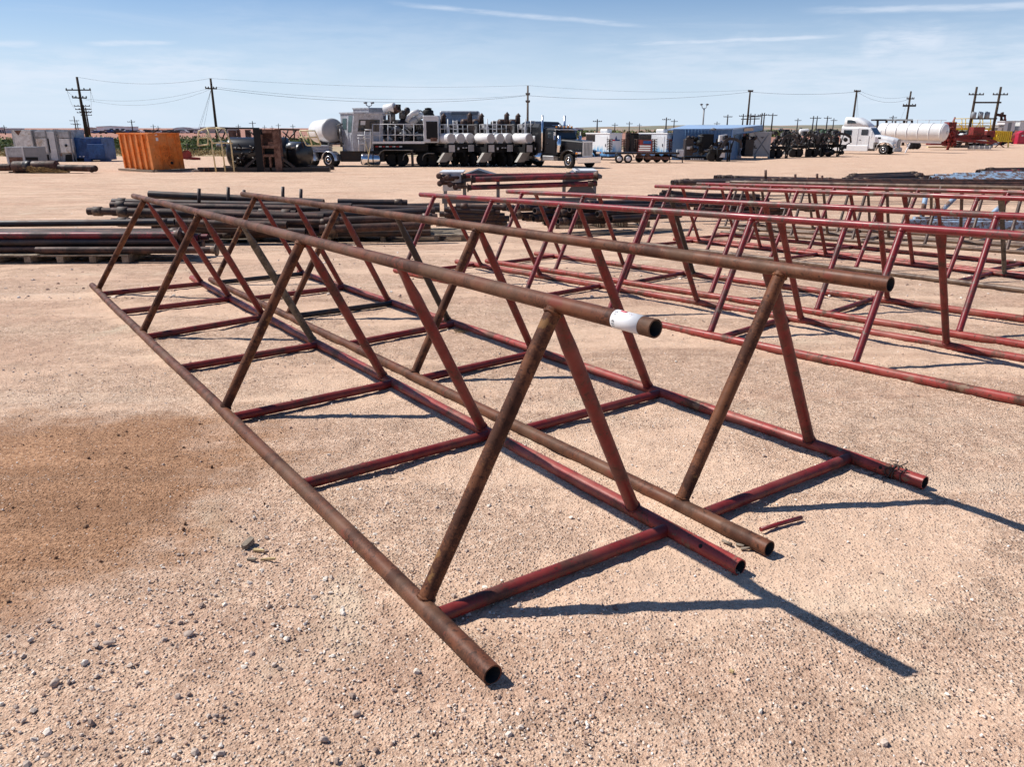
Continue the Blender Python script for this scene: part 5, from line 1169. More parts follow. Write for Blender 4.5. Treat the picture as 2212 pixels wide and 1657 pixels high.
# black equipment in front of the blue building
def clutter(name,label,cat,x0,x1,y0,y1,Y,n,seed,mats,dy=1.5,big=None,group=None):
    t=thing(name,label,cat,gp((x0+x1)/2,Y),0,group); rs=random.Random(seed)
    if big:
        for (a,b,c_,d,mt,nm) in big: m=MB(); fb(m,a,b,c_,d,Y+rs.uniform(.2,.5),dy*.7,.04); part(m,nm,mt,t)
    for k in range(n):
        m=MB(); x=rs.uniform(x0,x1); y=rs.uniform(y0,y1); Y_=Y+rs.uniform(0,dy); q=k%4; w=rs.uniform(2,7)
        if q==0: fb(m,x-w,y-w*.8,x+w,y+w*.8,Y_,rs.uniform(.3,.9),.02); nm='box'
        elif q==1: m.tube([P(x,y,Y_),P(x+rs.uniform(-12,12),y+rs.uniform(-8,8),Y_),P(x+rs.uniform(-12,12),y+rs.uniform(-10,6),Y_+.2)],rs.uniform(.03,.09),7); nm='hose'
        elif q==2: m.lathe(P(x,y,Y_),(rs.uniform(-1,1),rs.uniform(-.6,0),rs.uniform(-.2,1)),[(0,.12),(.05,.2),(.4,.2),(.5,.1)],12); nm='drum'
        else: m.beam(P(x,y,Y_),P(x+rs.uniform(-14,14),y+rs.uniform(-3,3),Y_),rs.uniform(.06,.14)); nm='bracket'
        part(m,nm,rs.choice(mats),t)
    return t
dk=['black_steel','black_matt','black_steel','engine_grey']
Ye=yat(348)
t=clutter('compressor_skid','black compressor skid with hoses in front of the blue building','compressor',1482,1515,292,335,Ye,26,31,dk,1.4,[(1480,300,1498,336,'black_steel','engine'),(1515,289,1541,330,'black_matt','cabinet'),(1478,338,1560,344,'black_matt','skid')])
for k in range(6): m=MB(); fb(m,1492+k*5,342,1495+k*5,344,Ye-.05,.05); part(m,'marker','reflector_white',t)
m=MB(); fb(m,1484,316,1494,322,Ye-.04,.04); part(m,'number_plate','light_grey',t)
m=MB(); m.lathe(P(1520,325,Ye),(1,-.3,0),[(0,.12),(.7,.14)],12); m.lathe(P(1541,281,Ye),(0,0,1),[(0,.22),(.1,.3),(.2,.1)],12); part(m,'canister','engine_grey',t)
# gooseneck trailers: arched neck and jack legs
def goose(label,px,pyb,w,ph,up_,white=False,seed=1,neck=True):
    Y=yat(pyb); t=thing('gooseneck_trailer',label,'trailer',gp(px,Y),0,'black gooseneck trailers'); k=w/60.
    m=MB(); fb(m,px-w*.45,pyb-26,px+w*.3,pyb-20,Y+.3,1.8); part(m,'frame','black_matt',t)
    for dx in (-.35,-.1): m=MB(); o=gp(px+dx*w,Y+.6); m.lathe(o+Vector((0,0,.45)),(0,1,0),[(-.15,.25),(-.15,.41),(-.1,.45),(.2,.45),(.25,.2)],20); part(m,'wheel','rubber',t)
    if neck:
        m=MB(); pts=[(px-w*.05,pyb-30),(px+w*.10,pyb-46),(px+w*.22,pyb-50),(px+w*.46,pyb-48),(px+w*.62,pyb-42),(px+w*.63,pyb-30)]
        for a,b in zip(pts[:-2],pts[1:-1]): m.beam(P(*a,Y),P(*b,Y),.22,.24)
        part(m,'neck','black_steel',t); m=MB(); m.beam(P(*pts[-2],Y),P(*pts[-1],Y),.16); part(m,'coupler','black_steel',t)
    for _x,_y in ((.20,-.1),(.28,1.6)):
        m=MB(); m.beam(P(px+w*_x,pyb-40,Y+_y),gp(px+w*_x,Y+_y),.10); part(m,'jack_leg','black_matt',t)
    m=MB(); x0=px-w*.2; rod(m,[(x0,pyb-30),(x0,pyb-up_),(x0+w*.35,pyb-up_),(x0+w*.62,pyb-58)],Y+.2,.05); rod(m,[(x0+2,pyb-up_),(x0+w*.45,pyb-56)],Y+1.5,.05); part(m,'hoist_frame','black_matt',t)
    rs=random.Random(seed)
    for q in range(16):
        m=MB(); x=rs.uniform(px-w*.42,px+w*.18); y=rs.uniform(pyb-54,pyb-26); 
        if q%2: fb(m,x-4,y-4,x+4,y+4,Y+rs.uniform(.2,1.4),.5,.02)
        else: m.tube([P(x,y,Y+rs.uniform(0,.9)),P(x+rs.uniform(-10,10),y+rs.uniform(-8,8),Y+.4)],rs.uniform(.05,.13),8)
        part(m,'machinery',rs.choice(dk+['black_steel']),t)
    return t
tg=goose('black gooseneck trailer with an arched neck, standing before the blue building',1562,349,62,0+75,False,3)
m=MB(); Y=yat(349); m.prism([(Xp(1556,Y),Zp(292,Y)),(Xp(1572,Y),Zp(290,Y)),(Xp(1568,Y),Zp(306,Y)),(Xp(1556,Y),Zp(306,Y))],Y+.4,Y+.9); m.prism([(Xp(1559,Y),Zp(340,Y)),(Xp(1570,Y),Zp(316,Y)),(Xp(1571,Y),Zp(340,Y))],Y+.4,Y+.6); part(m,'white_guard','white_tank',tg)
clutter('engine_unit','black engine unit between the blue building and the grey crossed box','engine',1608,1628,290,336,yat(344),22,41,dk,1.4,[(1609,300,1628,338,'black_steel','engine')])
Yx=yat(342); t=thing('grey_crossed_box','pale grey steel box braced with a large X','box',gp(1647,Yx))
m=MB(); fb(m,1628,284,1665,338,Yx,1.8,.03); part(m,'body','grey_paint',t)
m=MB(); m.beam(P(1630,288,Yx-.03),P(1662,334,Yx-.03),.09,.06); m.beam(P(1662,288,Yx-.04),P(1630,334,Yx-.04),.09,.06); part(m,'cross_brace','mid_grey',t)
m=MB(); m.prism([(Xp(1641,Yx),Zp(295,Yx)),(Xp(1650,Yx),Zp(295,Yx)),(Xp(1645.5,Yx),Zp(299,Yx))],Yx-.06,Yx-.02); part(m,'emblem','slate',t)
m=MB(); fb(m,1629,338,1633,343,Yx,.2); fb(m,1659,338,1663,343,Yx,.2); part(m,'foot','mid_grey',t)
goose('black gooseneck trailer directly right of the grey crossed box',1690,342,52,70,False,5)
goose('black gooseneck trailer, middle one right of the grey crossed box',1734,340,50,62,False,7)
goose('black trailer just left of the rear wheels of the white truck',1768,339,44,60,False,9,False)
goose('black gooseneck trailer whose neck ends at the white truck',1800,338,60,72,False,11)
t=clutter('engine_pile','mound of black engines between the gooseneck trailers','engine',1672,1795,283,312,yat(334),110,51,['black_steel','black_matt','black_matt','black_steel','engine_grey'],2.5); m=MB(); m.dome_tank(P(1728,284,yat(334)),P(1745,283,yat(334)),.3,16); part(m,'white_roll','white_tank',t)
clutter('trailer_machinery','low black machinery filling the beds of the gooseneck trailers','machinery',1672,1828,300,332,yat(339),80,57,['black_steel','black_matt','black_matt','engine_grey'],1.6)
t=clutter('green_box_load','dark green crate behind the gooseneck trailers','crate',1780,1800,280,290,yat(326),3,52,['green_box'],1.,[(1776,279,1803,292,'green_box','crate_body')])
# ------------------------------------------------------------------ right edge: red machines, yellow rails, toilet
Ym=yat(324)
t=thing('red_drilling_machine','dark red machinery with upright frames and a long beam at the right','machine',gp(2080,Ym))
for (a,b,c_,d,nm) in ((2046,263,2064,310,'upright'),(2056,280,2068,316,'upright'),(2060,291,2140,302,'beam'),(2103,274,2127.6,292,'box'),(2010,303,2050,313,'lower_frame'),(2132,282,2150,296,'block')):
    m=MB(); fb(m,a,b,c_,d,Ym+(1 if nm!='box' else .3),1.3,.05); part(m,nm,'red_machine',t)
rs=random.Random(6)
for k in range(26):
    m=MB(); x=rs.uniform(2040,2066); y=rs.uniform(264,314); m.beam(P(x,y,Ym+.4),P(x+rs.uniform(-9,9),y+rs.uniform(-12,12),Ym+.6),rs.uniform(.12,.3)); part(m,'strut','red_machine',t)
m=MB(); m.beam(P(2062,300,Ym),P(2145,309,Ym),.35); m.beam(P(2120,297,Ym+.2),P(2152,306,Ym+.2),.3); part(m,'boom','red_machine',t)
t=thing('grey_skid_base','low grey steel skids on the ground before the red machinery','skid',gp(2100,yat(323)))
Y=yat(323)
for (a,b,c_,d,mt) in ((2060,313,2145,319,'engine_grey'),(2095,315,2142,322,'light_grey'),(2005,316,2060,319,'cream'),(2066,305,2140,308,'skid_rust')): m=MB(); fb(m,a,b,c_,d,Y+(.2 if b<314 else 0),.6,.02); part(m,'skid',mt,t)
for x in (2103,2115,2127,2138): m=MB(); fb(m,x,314,x+1.5,322,Y-.1,.1); part(m,'stiffener','white_tank',t)
Yy=yat(318); t=thing('yellow_platform','yellow railed platform standing above the red machinery','platform',gp(2100,Yy))
m=MB()
for x in (2062,2078,2086,2101,2117,2123,2140): rod(m,[(x,256),(x,280)],Yy,.07)
for y in (256,266): rod(m,[(2062,y),(2141,y-1)],Yy,.06)
part(m,'railing','yellow',t); m=MB(); fb(m,2062,276,2142,280,Yy,1.5); part(m,'deck','yellow',t)
m=MB(); rod(m,[(2082,280),(2072,268)],Yy-.1,.07); rod(m,[(2118,262),(2106,278)],Yy-.1,.07); part(m,'brace','yellow',t)
for x in (2066,2136): m=MB(); m.beam(P(x,279,Yy+.5),gp(x,Yy+.5),.2); part(m,'leg','yellow',t)
Yc=yat(318); t=thing('yellow_cage','bright yellow slatted roller cage on red crossed legs','cage',gp(2168,Yc))
m=MB(); m.prism([(Xp(2152,Yc),Zp(286,Yc)),(Xp(2156,Yc),Zp(281.5,Yc)),(Xp(2180,Yc),Zp(283,Yc)),(Xp(2186,Yc),Zp(290,Yc)),(Xp(2184,Yc),Zp(301,Yc)),(Xp(2180,Yc),Zp(306,Yc)),(Xp(2156,Yc),Zp(305,Yc)),(Xp(2150,Yc),Zp(300,Yc))],Yc+1.2,Yc+1.3); part(m,'back_plate','yellow',t)
for k in range(8): m=MB(); x=2153+k*4.3; fb(m,x,283,x+2.2,305,Yc,.15); part(m,'slat','yellow',t)
m=MB(); fb(m,2151,283,2186,285,Yc-.05,1.3); fb(m,2151,303,2186,306,Yc-.05,1.3); part(m,'rim','yellow',t)
m=MB(); m.beam(P(2148,319,Yc),P(2166,305,Yc),.12); m.beam(P(2170,319,Yc),P(2150,305,Yc),.12); part(m,'leg','red_machine',t); m=MB(); m.beam(P(2178,306,Yc),gp(2181,Yc),.14); part(m,'prop','yellow',t)
Yp=yat(311); t=thing('portable_toilet','dark pink red portable toilet cut by the right edge','toilet',gp(2212,Yp))
m=MB(); fb(m,2199,287,2228,311,Yp,1.2,.05); part(m,'cabin','toilet_red',t); m=MB(); m.prism([(Xp(2198,Yp),Zp(287,Yp)),(Xp(2206,Yp),Zp(282,Yp)),(Xp(2220,Yp),Zp(282,Yp)),(Xp(2229,Yp),Zp(287,Yp))],Yp-.05,Yp+1.3); part(m,'roof','toilet_red',t)
m=MB(); fb(m,2203,289,2224,309,Yp-.05,.05); d=part(m,'door','toilet_red',t); m=MB(); fb(m,2207,291,2211,294,Yp-.08,.03); part(m,'notice','light_grey',t)
for i,(a,b,c_,d_,Y,mt,lab) in enumerate(((2162,262,2185,272,190,'building_white','small white cabin beyond the yellow platform, left one'),(2195,261,2225,273,190,'building_white','white cabin at the right edge beyond the portable toilet'),(2130,276,2158,281,150,'building_white','low white trailer beyond the yellow cage'),(2150,270,2162,278,170,'building_tan','small tan shed beside the white cabin'))):
    t=thing('site_cabin',lab,'cabin',gp((a+c_)/2,Y)); m=MB(); m.box(Xp(a,Y),Xp(c_,Y),Y,Y+3,G(Y),Zp(b,Y)); part(m,'wall',mt,t); m=MB(); m.box(Xp(a,Y)-.2,Xp(c_,Y)+.2,Y-.2,Y+3.2,Zp(b,Y),Zp(b,Y)+.15); part(m,'roof','light_grey',t); m=MB(); m.box(Xp((a+c_)/2,Y)-.4,Xp((a+c_)/2,Y)+.4,Y-.04,Y,G(Y)+.2,Zp((b+d_)/2-3,Y)); part(m,'door','mid_grey',t)
# rows of parked vehicles and stacked gear far behind, one by one
rs=random.Random(77)
def far_vehicle(px,Y,L,H,mt,label,group):
    t=thing('parked_vehicle',label,'vehicle',gp(px,Y),rs.uniform(-.4,.4),group)
    m=MB(); m.prism([(-L/2,.35),(L/2,.35),(L/2,H*.62),(L*.28,H*.68),(L*.12,H),(-L*.28,H),(-L*.36,H*.68),(-L/2,H*.62)],-.9,.9); m.build('body',mt,t)
    m=MB(); m.prism([(-L*.25,H*.70),(L*.22,H*.70),(L*.11,H*.95),(-L*.26,H*.95)],-.92,-.9); m.build('window','glass',t)
    for x in (-L*.32,L*.32): m=MB(); m.lathe((x,-.95,.35),(0,1,0),[(0,.3),(.02,.36),(1.8,.36)],12); m.build('wheel','rubber',t)
for k in range(26):
    px=60+k*9.6+rs.uniform(-3,3)
    if 195<px<205: continue
    far_vehicle(px,rs.uniform(430,520),rs.uniform(4.2,6.5),rs.uniform(1.6,2.3),rs.choice(['far_dark','far_dark','navy','light_grey','white_tank']),'tiny parked vehicle in the row before the far white buildings on the left','vehicles parked before the far left buildings')
for k in range(14):
    far_vehicle(318+k*8.5+rs.uniform(-3,3),rs.uniform(440,520),rs.uniform(4.2,6),rs.uniform(1.6,2.2),rs.choice(['far_dark','light_grey','far_dark','red_machine']),'tiny parked vehicle in the row between the far domed building and the far white shed','vehicles parked near the far domed building')
for k in range(22):
    px=1985+k*11+rs.uniform(-3,3)
    far_vehicle(px,rs.uniform(150,210),rs.uniform(4.2,6.5),rs.uniform(1.6,2.6),rs.choice(['far_dark','red_machine','navy','white_tank','far_dark']),'small parked vehicle in the row behind the tanker and red machinery','vehicles parked behind the red machinery')
for k in range(10):
    far_vehicle(1480+k*36+rs.uniform(-3,3),rs.uniform(230,330),rs.uniform(5,8),rs.uniform(2,3.),rs.choice(['far_dark','navy','skid_rust']),'distant parked vehicle showing over the blue building and black trailers','distant vehicles behind the trailers')
# far buildings
def far_building(x0,x1,yt,Y,mt,label,doors=0,dome=False):
    t=thing('far_building',label,'building',gp((x0+x1)/2,Y)); z0=G(Y); z1=Zp(yt,Y); X0,X1=Xp(x0,Y),Xp(x1,Y)
    m=MB()
    m.box(X0,X1,Y,Y+18,z0,z1-(.25*(z1-z0) if dome else 0)); part(m,'wall',mt,t)
    m=MB()
    if dome: m.prism([(X0,z1-.25*(z1-z0)),(X0+(X1-X0)*.2,z1-.05*(z1-z0)),(X0+(X1-X0)*.5,z1+.02*(z1-z0)),(X0+(X1-X0)*.8,z1-.05*(z1-z0)),(X1,z1-.25*(z1-z0))],Y-.3,Y+18.3)
    else: m.prism([(X0-.4,z1),(X1+.4,z1),(X1+.4,z1+.25),((X0+X1)/2,z1+.7),(X0-.4,z1+.25)],Y-.4,Y+18.4)
    part(m,'roof','light_grey',t)
    for k in range(doors): m=MB(); w=(X1-X0); a=X0+w*(.45+.2*k); m.box(a,a+w*.12,Y-.1,Y+.05,z0,z0+(z1-z0)*.72); part(m,'door','door_dark',t)
far_building(214,276,273.7,520,'building_lit','long white industrial shed on the left horizon with three dark doors',3)
far_building(192,213,276.5,540,'building_tan','low tan roofed shed adjoining the far white shed')
far_building(377,424,274.3,520,'building_white','pale domed building on the horizon left of the black skid',0,True)
far_building(436,499,275.5,500,'building_tan','low tan building on the horizon behind the leaning wooden pole',0)
far_building(-5,19,277.5,480,'building_white','white shed at the far left edge of the horizon',2)
far_building(1230,1258,279.5,300,'navy','dark blue low shed just right of the black truck roof',0)
# long dark row behind the tanker
t=thing('pipe_bridge','long dark flat structure behind the cab of the white truck','structure',gp(1930,150)); m=MB(); fb(m,1892,257,1972,260.5,150,2.); part(m,'deck','far_dark',t)
for x in (1896,1915,1934,1953,1970): m=MB(); m.beam(P(x,260,151),gp(x,151),.3); part(m,'leg','far_dark',t)
# pumpjack
Yj=300; t=thing('pumpjack','brown pumpjack nodding on the horizon at the far right','pumpjack',gp(2160,Yj))
m=MB(); m.beam(P(2152,247,Yj),P(2172,250,Yj),.7,.9); part(m,'walking_beam','pipe_rust',t)
m=MB(); m.prism([(Xp(2149,Yj),Zp(252,Yj)),(Xp(2150.5,Yj),Zp(243,Yj)),(Xp(2154,Yj),Zp(241.5,Yj)),(Xp(2154.5,Yj),Zp(248,Yj))],Yj-.5,Yj+.5); part(m,'horse_head','pipe_rust',t)
m=MB(); m.beam(P(2163,249,Yj),gp(2158,Yj),.5); m.beam(P(2163,249,Yj),gp(2168,Yj),.5); part(m,'samson_post','pipe_rust',t)
m=MB(); m.beam(P(2171,250,Yj),P(2171,262,Yj),.5); fb(m,2166,257,2174,263,Yj,1.5); part(m,'counterweight','red_machine',t)
# ------------------------------------------------------------------ poles and wires
def pole(px,pyt,Y,r,label,arms=(),mat='pole_wood',group='utility poles along the yard',lamps=False,name='utility_pole',pxtop=None):
    g_=gp(px,Y); top=P(pxtop if pxtop else px,pyt,Y)
    t=thing(name,label,'utility pole',g_,0,group)
    m=MB(); m.tube([g_,g_+Vector(((top.x-g_.x)*0,0,top.z-g_.z))],r,10,True,[r*1.25,r*.8]); part(m,'post',mat,t)
    out=[]
    for (dy,hw,yaw) in arms:
        z=Zp(dy,Y,px); c=Vector((g_.x,Y-.2,z)); e=Vector((math.cos(yaw),math.sin(yaw),0))*hw
        m=MB(); m.beam(c-e,c+e,.16,.16); a=part(m,'crossarm',mat,t)
        for s in (-1,-.5,.5,1):
            m=MB(); m.lathe(c+e*s*.95,(0,0,1),[(0,.05),(.1,.09),(.22,.09),(.28,.03)],8); i_=m.build('insulator','insulator',t,True); i_.parent=a
    return t,Vector((g_.x,Y,top.z))
T1,top1=pole(188.5,165.5,115,.19,'tall near utility pole at the left with a wide upper crossarm',((194,1.75,0),(211,.9,.5)))
for i,(px,pt,Y,aw,lab) in enumerate(((190,219,185,1.7,'second pole of the row receding behind the blue container'),(196,231.5,225,1.6,'third pole of the row receding behind the blue container'),(192,226,205,1.9,'thin pole between the second and third of the receding row'),(168,250.5,330,1.8,'short far pole left of the receding row, the taller of two'),(172.5,259,420,1.8,'shortest far pole left of the receding row'))):
    pole(px,pt,Y,.2,lab,((pt+8+aw,aw,.15),(pt+17,aw*.9,.1)))
T2,top2=pole(470,168.6,110,.17,'dark utility pole with guy wires behind the black skid',((191,.75,.7),))
T3,top3=pole(1139.5,184,128,.17,'utility pole behind the exhausts of the middle drum trailer',((204,.3,.3),(220,.3,.3)),'pole_pale')
T4,top4=pole(1611,194,143,.17,'utility pole rising behind the blue building roof',((197,.55,.5),))
T5,top5=pole(1837,194,143,.18,'utility pole just left of the white truck fairing',((197,.9,.6),))
T6,top6=pole(1952,196.5,147,.18,'utility pole above the tanker with two short crossarms',((213,.8,.3),(227,1.2,.1),(229,1.1,-.2)))
for px,lab in ((2090,'left pole of the tall H frame at the right'),(2141,'right pole of the tall H frame at the right')):
    pole(px,187,130,.2,lab,((204,1.25,.1),),group='H frame poles')
t=thing('transformer_rack','three grey transformers under the crossbeam of the H frame','transformer',gp(2115,130))
m=MB(); Xa,Xb=gp(2090,130).x,gp(2141,130).x; z=Zp(221,130,2115); m.box(Xa-.3,Xb+.3,129.6,129.8,z-.12,z+.12); part(m,'crossbeam','pole_wood',t)
for px in (2102,2117,2131):
    m=MB(); m.lathe(P(px,255,129.6),(0,0,1),[(0,.3),(.05,.38),(.85,.38),(.95,.25)],16); q=part(m,'transformer','transformer',t)
    m=MB(); m.tube([P(px-1,246,129.6),P(px-1,240,129.6)],.06,6); m.tube([P(px+2,246,129.6),P(px+2,240,129.6)],.06,6); b_=m.build('bushing','insulator',t,True); b_.parent=q
m=MB(); m.box(Xa,Xb,129.4,130,Zp(256,130)-.1,Zp(256,130)+.1); part(m,'shelf','pole_wood',t)
rs=random.Random(19)
for (px,pt,Y) in ((289.5,258,300),(549,261,330),(518,268,420),(604,266,430),(635,268,430),(14,270,380),(335,268,430),(345,271,500),(574,270,520),(590,271,540),(1289,257,230),(1327,265,330),(1358,262,330),(1437,253,240),(1454,257,300),(1568,247,230),(1601,245.5,230),(1617,244.5,235),(1626,245.5,240),(1641,243.5,225),(1646,243,228),(1664,244,230),(1719,255,300),(1752,250,260),(1760,250,265),(1782,250,260),(1796,255,300),(1922,249,260),(1546,262,330),(1380,266,420),(2195,262,330)):
    pole(px,pt,Y,.2,'thin far utility pole with short arms standing on the horizon',((pt+5,1.3,.2),),'far_dark','far utility poles on the horizon')
t=thing('substation_frame','low steel line frame joining far poles above the blue building','frame',gp(1625,236)); m=MB()
for (a,b,y) in ((1601,1641,257),(1617,1646,252)): m.tube([P(a,y,236),P(b,y-1,236)],.15,6)
part(m,'beam','far_dark',t)
# yard lights with twin lamps
Yl=95; t=thing('yard_light','twin headed yard light on a pole behind the blue building','light pole',gp(1516,Yl)); m=MB(); m.tube([gp(1516,Yl),Vector((gp(1516,Yl).x,Yl,Zp(233,Yl)))],.09,8); part(m,'post','mid_grey',t)
m=MB(); x=gp(1516,Yl).x; z=Zp(233,Yl); 
for s in (-1,1): m.tube([(x,Yl,z-.1),(x+s*.2,Yl,z),(x+s*.32,Yl,z+.35)],.04,6)
part(m,'bracket','mid_grey',t)
for s in (-1,1): m=MB(); m.lathe((x+s*.34,Yl,z+.3),(0,0,1),[(0,.1),(.12,.2),(.2,.05)],12); part(m,'lamp','slate',t)
def wire(a,b,sag,label,r=.012,n=18):
    m=MB(); m.tube([a.lerp(b,i/n)-Vector((0,0,sag*4*(i/n)*(1-i/n))) for i in range(n+1)],r,5,False); return solo(m,'power_line','wire',a,label,'wire','power lines between the poles')
dz=lambda v,d,dx=0: v+Vector((dx,0,-d))
d1=lambda T,dy,Y,px,dx=0: Vector((T.x+dx,Y-.2,Zp(dy,Y,px)))
A2=d1(top2,191,110,470); A3=d1(top3,206,128,1139); A3b=d1(top3,221,128,1139); A4=d1(top4,198,143,1611); A5=d1(top5,198,143,1837); A6=d1(top6,213,147,1952)
A1=d1(top1,211,115,188)
wire(top1,top2,.8,'top power line between the near left pole and the dark guyed pole',.014); wire(A1,A2+Vector((-.5,0,0)),.9,'lower power line, upper strand, between the near left pole and the guyed pole'); wire(A1+Vector((.3,.4,-.15)),A2+Vector((-.4,.5,-.1)),1.35,'lower power line, lower strand, between the near left pole and the guyed pole')
wire(top2,top3,.6,'faint top power line from the guyed pole to the pole behind the drum trailers',.012); wire(A2+Vector((.5,0,0)),A3,1.35,'heavier power line from the guyed pole to the pole behind the drum trailers',.019); wire(A2+Vector((.5,.4,.2)),A3+Vector((0,.4,.1)),1.1,'second power line just over the heavier one left of the drum trailer pole',.014)
wire(A3,A4,.85,'heavier power line sagging from the drum trailer pole to the blue building pole',.019); wire(top3,top4,.6,'faint top power line from the drum trailer pole to the blue building pole',.012)
wire(A4,A5,.4,'power line from the blue building pole to the pole by the white truck',.02); wire(A5,A6,1.1,'power line sagging from the white truck pole to the tanker pole',.018); wire(A5+Vector((.6,0,.1)),A6+Vector((0,0,.5)),.75,'upper power line from the white truck pole to the tanker pole',.014)
for (px,dx,k) in ((409,6.,'left'),(415,5.2,'middle'),(427,3.9,'right')):
    g_=gp(px,108); m=MB(); m.tube([d1(top2,192,110,470),g_],.013,5); solo(m,'guy_wire','wire',g_,'%s guy wire slanting down from the dark pole behind the black skid'%k,'guy wire','guy wires')
for (px,) in ((1858,),(1851,)):
    g_=gp(px,141); m=MB(); m.tube([d1(top5,198,143,1837),g_],.013,5); solo(m,'guy_wire','wire',g_,'guy wire of the pole beside the white truck fairing, %s'%('outer one' if px==1858 else 'inner one'),'guy wire','guy wires')
g_=gp(1925,143); m=MB(); m.tube([d1(top6,200,147,1952),g_],.012,5); solo(m,'guy_wire','wire',g_,'guy wire slanting left from the pole above the tanker','guy wire','guy wires')
m=MB(); p_=d1(top1,194,115,188); 
for (a,b,s) in ((p_+Vector((-1.7,0,0)),p_+Vector((.3,0,-1.2)),.3),(p_+Vector((1.7,0,0)),p_+Vector((1.7,.5,-1.6)),.1),(p_+Vector((-1.6,0,0)),Vector((gp(190,185).x-1.7,185,Zp(229,185,188))),1.2),(p_+Vector((1.7,0,0)),Vector((gp(190,185).x+1.7,185,Zp(229,185,188))),1.2)):
    n=8; m.tube([a.lerp(b,i/n)-Vector((0,0,s*4*(i/n)*(1-i/n))) for i in range(n+1)],.015,4,False)
solo(m,'power_line','wire',p_,'line running back along the row of poles behind the blue container','wire','power lines between the poles')
# ------------------------------------------------------------------ fence and brush beyond the yard
tf=thing('wire_fence','sparse wire fence along the verge behind the blue container','fence',gp(230,92)); 
for k in range(26):
    g_=gp(-30+k*27,92+.02*k); m=MB(); m.tube([g_,g_+Vector((0,0,1.35))],.04,6); part(m,'post','skid_rust',tf)
m=MB()
for z in (.4,.8,1.2): m.tube([gp(-30,92)+Vector((0,0,z)),gp(300,92)+Vector((0,0,z)),gp(645,92.5)+Vector((0,0,z))],.012,4,False)
part(m,'strand','wire',tf)
def leaf_mat(name,a,b,c):
    m,nt,bs=node_mat(name); geo=nt.nodes.new('ShaderNodeNewGeometry')
    nt.links.new(ramp(nt,geo.outputs['Random Per Island'],[(0,a),(.5,b),(1,c)]),bs.inputs['Base Color']); bs.inputs['Roughness'].default_value=.8; bs.inputs['Specular IOR Level'].default_value=.15; MATS[name]=m
leaf_mat('brush_leaf',(.055,.085,.030),(.10,.14,.05),(.19,.20,.085)); leaf_mat('dry_grass',(.26,.19,.09),(.36,.28,.14),(.46,.37,.20))
def brush(name,n,region,hrange,leaf,mat,seed,label,per=70,flat_=.55):
    rs=np.random.RandomState(seed); Vs=[]
    for k in range(n):
        px,Y=region(rs); c=gp(px,Y); h=rs.uniform(*hrange); r=h*rs.uniform(.6,1.1)
        q=rs.normal(0,1,(per,3)); q/=np.linalg.norm(q,axis=1)[:,None]; q*=(rs.rand(per)**.4)[:,None]
        ctr=np.array([c.x,c.y,c.z])+q*np.array([r,r,h*.55])+np.array([0,0,h*.45])
        ctr=ctr[ctr[:,2]>c.z]
        a=rs.normal(0,1,(len(ctr),3)); a/=np.linalg.norm(a,axis=1)[:,None]; b=rs.normal(0,1,(len(ctr),3)); s=leaf*(.6+.8*rs.rand(len(ctr)))[:,None]
        b=b-(a*b).sum(1)[:,None]*a; b/=np.linalg.norm(b,axis=1)[:,None]
        Vs.append(np.stack([ctr-a*s,ctr-b*s*.6,ctr+a*s,ctr+b*s*.6],1).reshape(-1,3))
    V_=np.concatenate(Vs); Fc=np.arange(len(V_)).reshape(-1,4)
    me=npmesh(name,V_,Fc,False); me.materials.append(MATS[mat]); o=bpy.data.objects.new(name,me); COL.objects.link(o); tag(o,label,'brush',None,'stuff')
brush('mesquite_brush',620,lambda r:(r.uniform(-40,700),98+r.rand()*44),(1.0,2.0),.17,'brush_leaf',3,'green mesquite brush growing in a band beyond the yard on the left')
brush('verge_grass',500,lambda r:(r.uniform(-40,660),88+r.rand()*14),(.3,.7),.10,'dry_grass',4,'dry tan grass along the verge before the green brush',40)
brush('right_brush',260,lambda r:(r.uniform(1240,2400),230+r.rand()*260),(1.4,2.6),.5,'brush_leaf',5,'scattered green brush on the land behind the trailers on the right',40)
CLOUD=(9.6,10.4,11.8)
LOWC=(8.2,9.7,11.6)
SKYTINT=(.88,1.05,1.25)
SKYS=.069
SUNE=5.0
EXPO=.29
# ------------------------------------------------------------------ sun, sky, camera
ELEV=R(51.1); AZ=R(-74.3)
sd=bpy.data.lights.new('sun','SUN'); sd.energy=SUNE; sd.angle=R(.55); sd.color=(1.,.955,.89)
so=bpy.data.objects.new('sun',sd); COL.objects.link(so)
S=Vector((-.604,.170,.778)).normalized(); so.rotation_euler=S.to_track_quat('Z','Y').to_euler(); so.location=(-20,10,30)
w=bpy.data.worlds.new('World'); SC.world=w; w.use_nodes=True; nt=w.node_tree; bg=nt.nodes['Background']
sky=nt.nodes.new('ShaderNodeTexSky'); sky.sky_type='NISHITA'; sky.sun_disc=False; sky.sun_elevation=ELEV; sky.sun_rotation=AZ
sky.altitude=850; sky.air_density=1.0; sky.dust_density=.4; sky.ozone_density=3.
tc=nt.nodes.new('ShaderNodeTexCoord').outputs['Generated']
sp=nt.nodes.new('ShaderNodeSeparateXYZ'); nt.links.new(tc,sp.inputs[0])
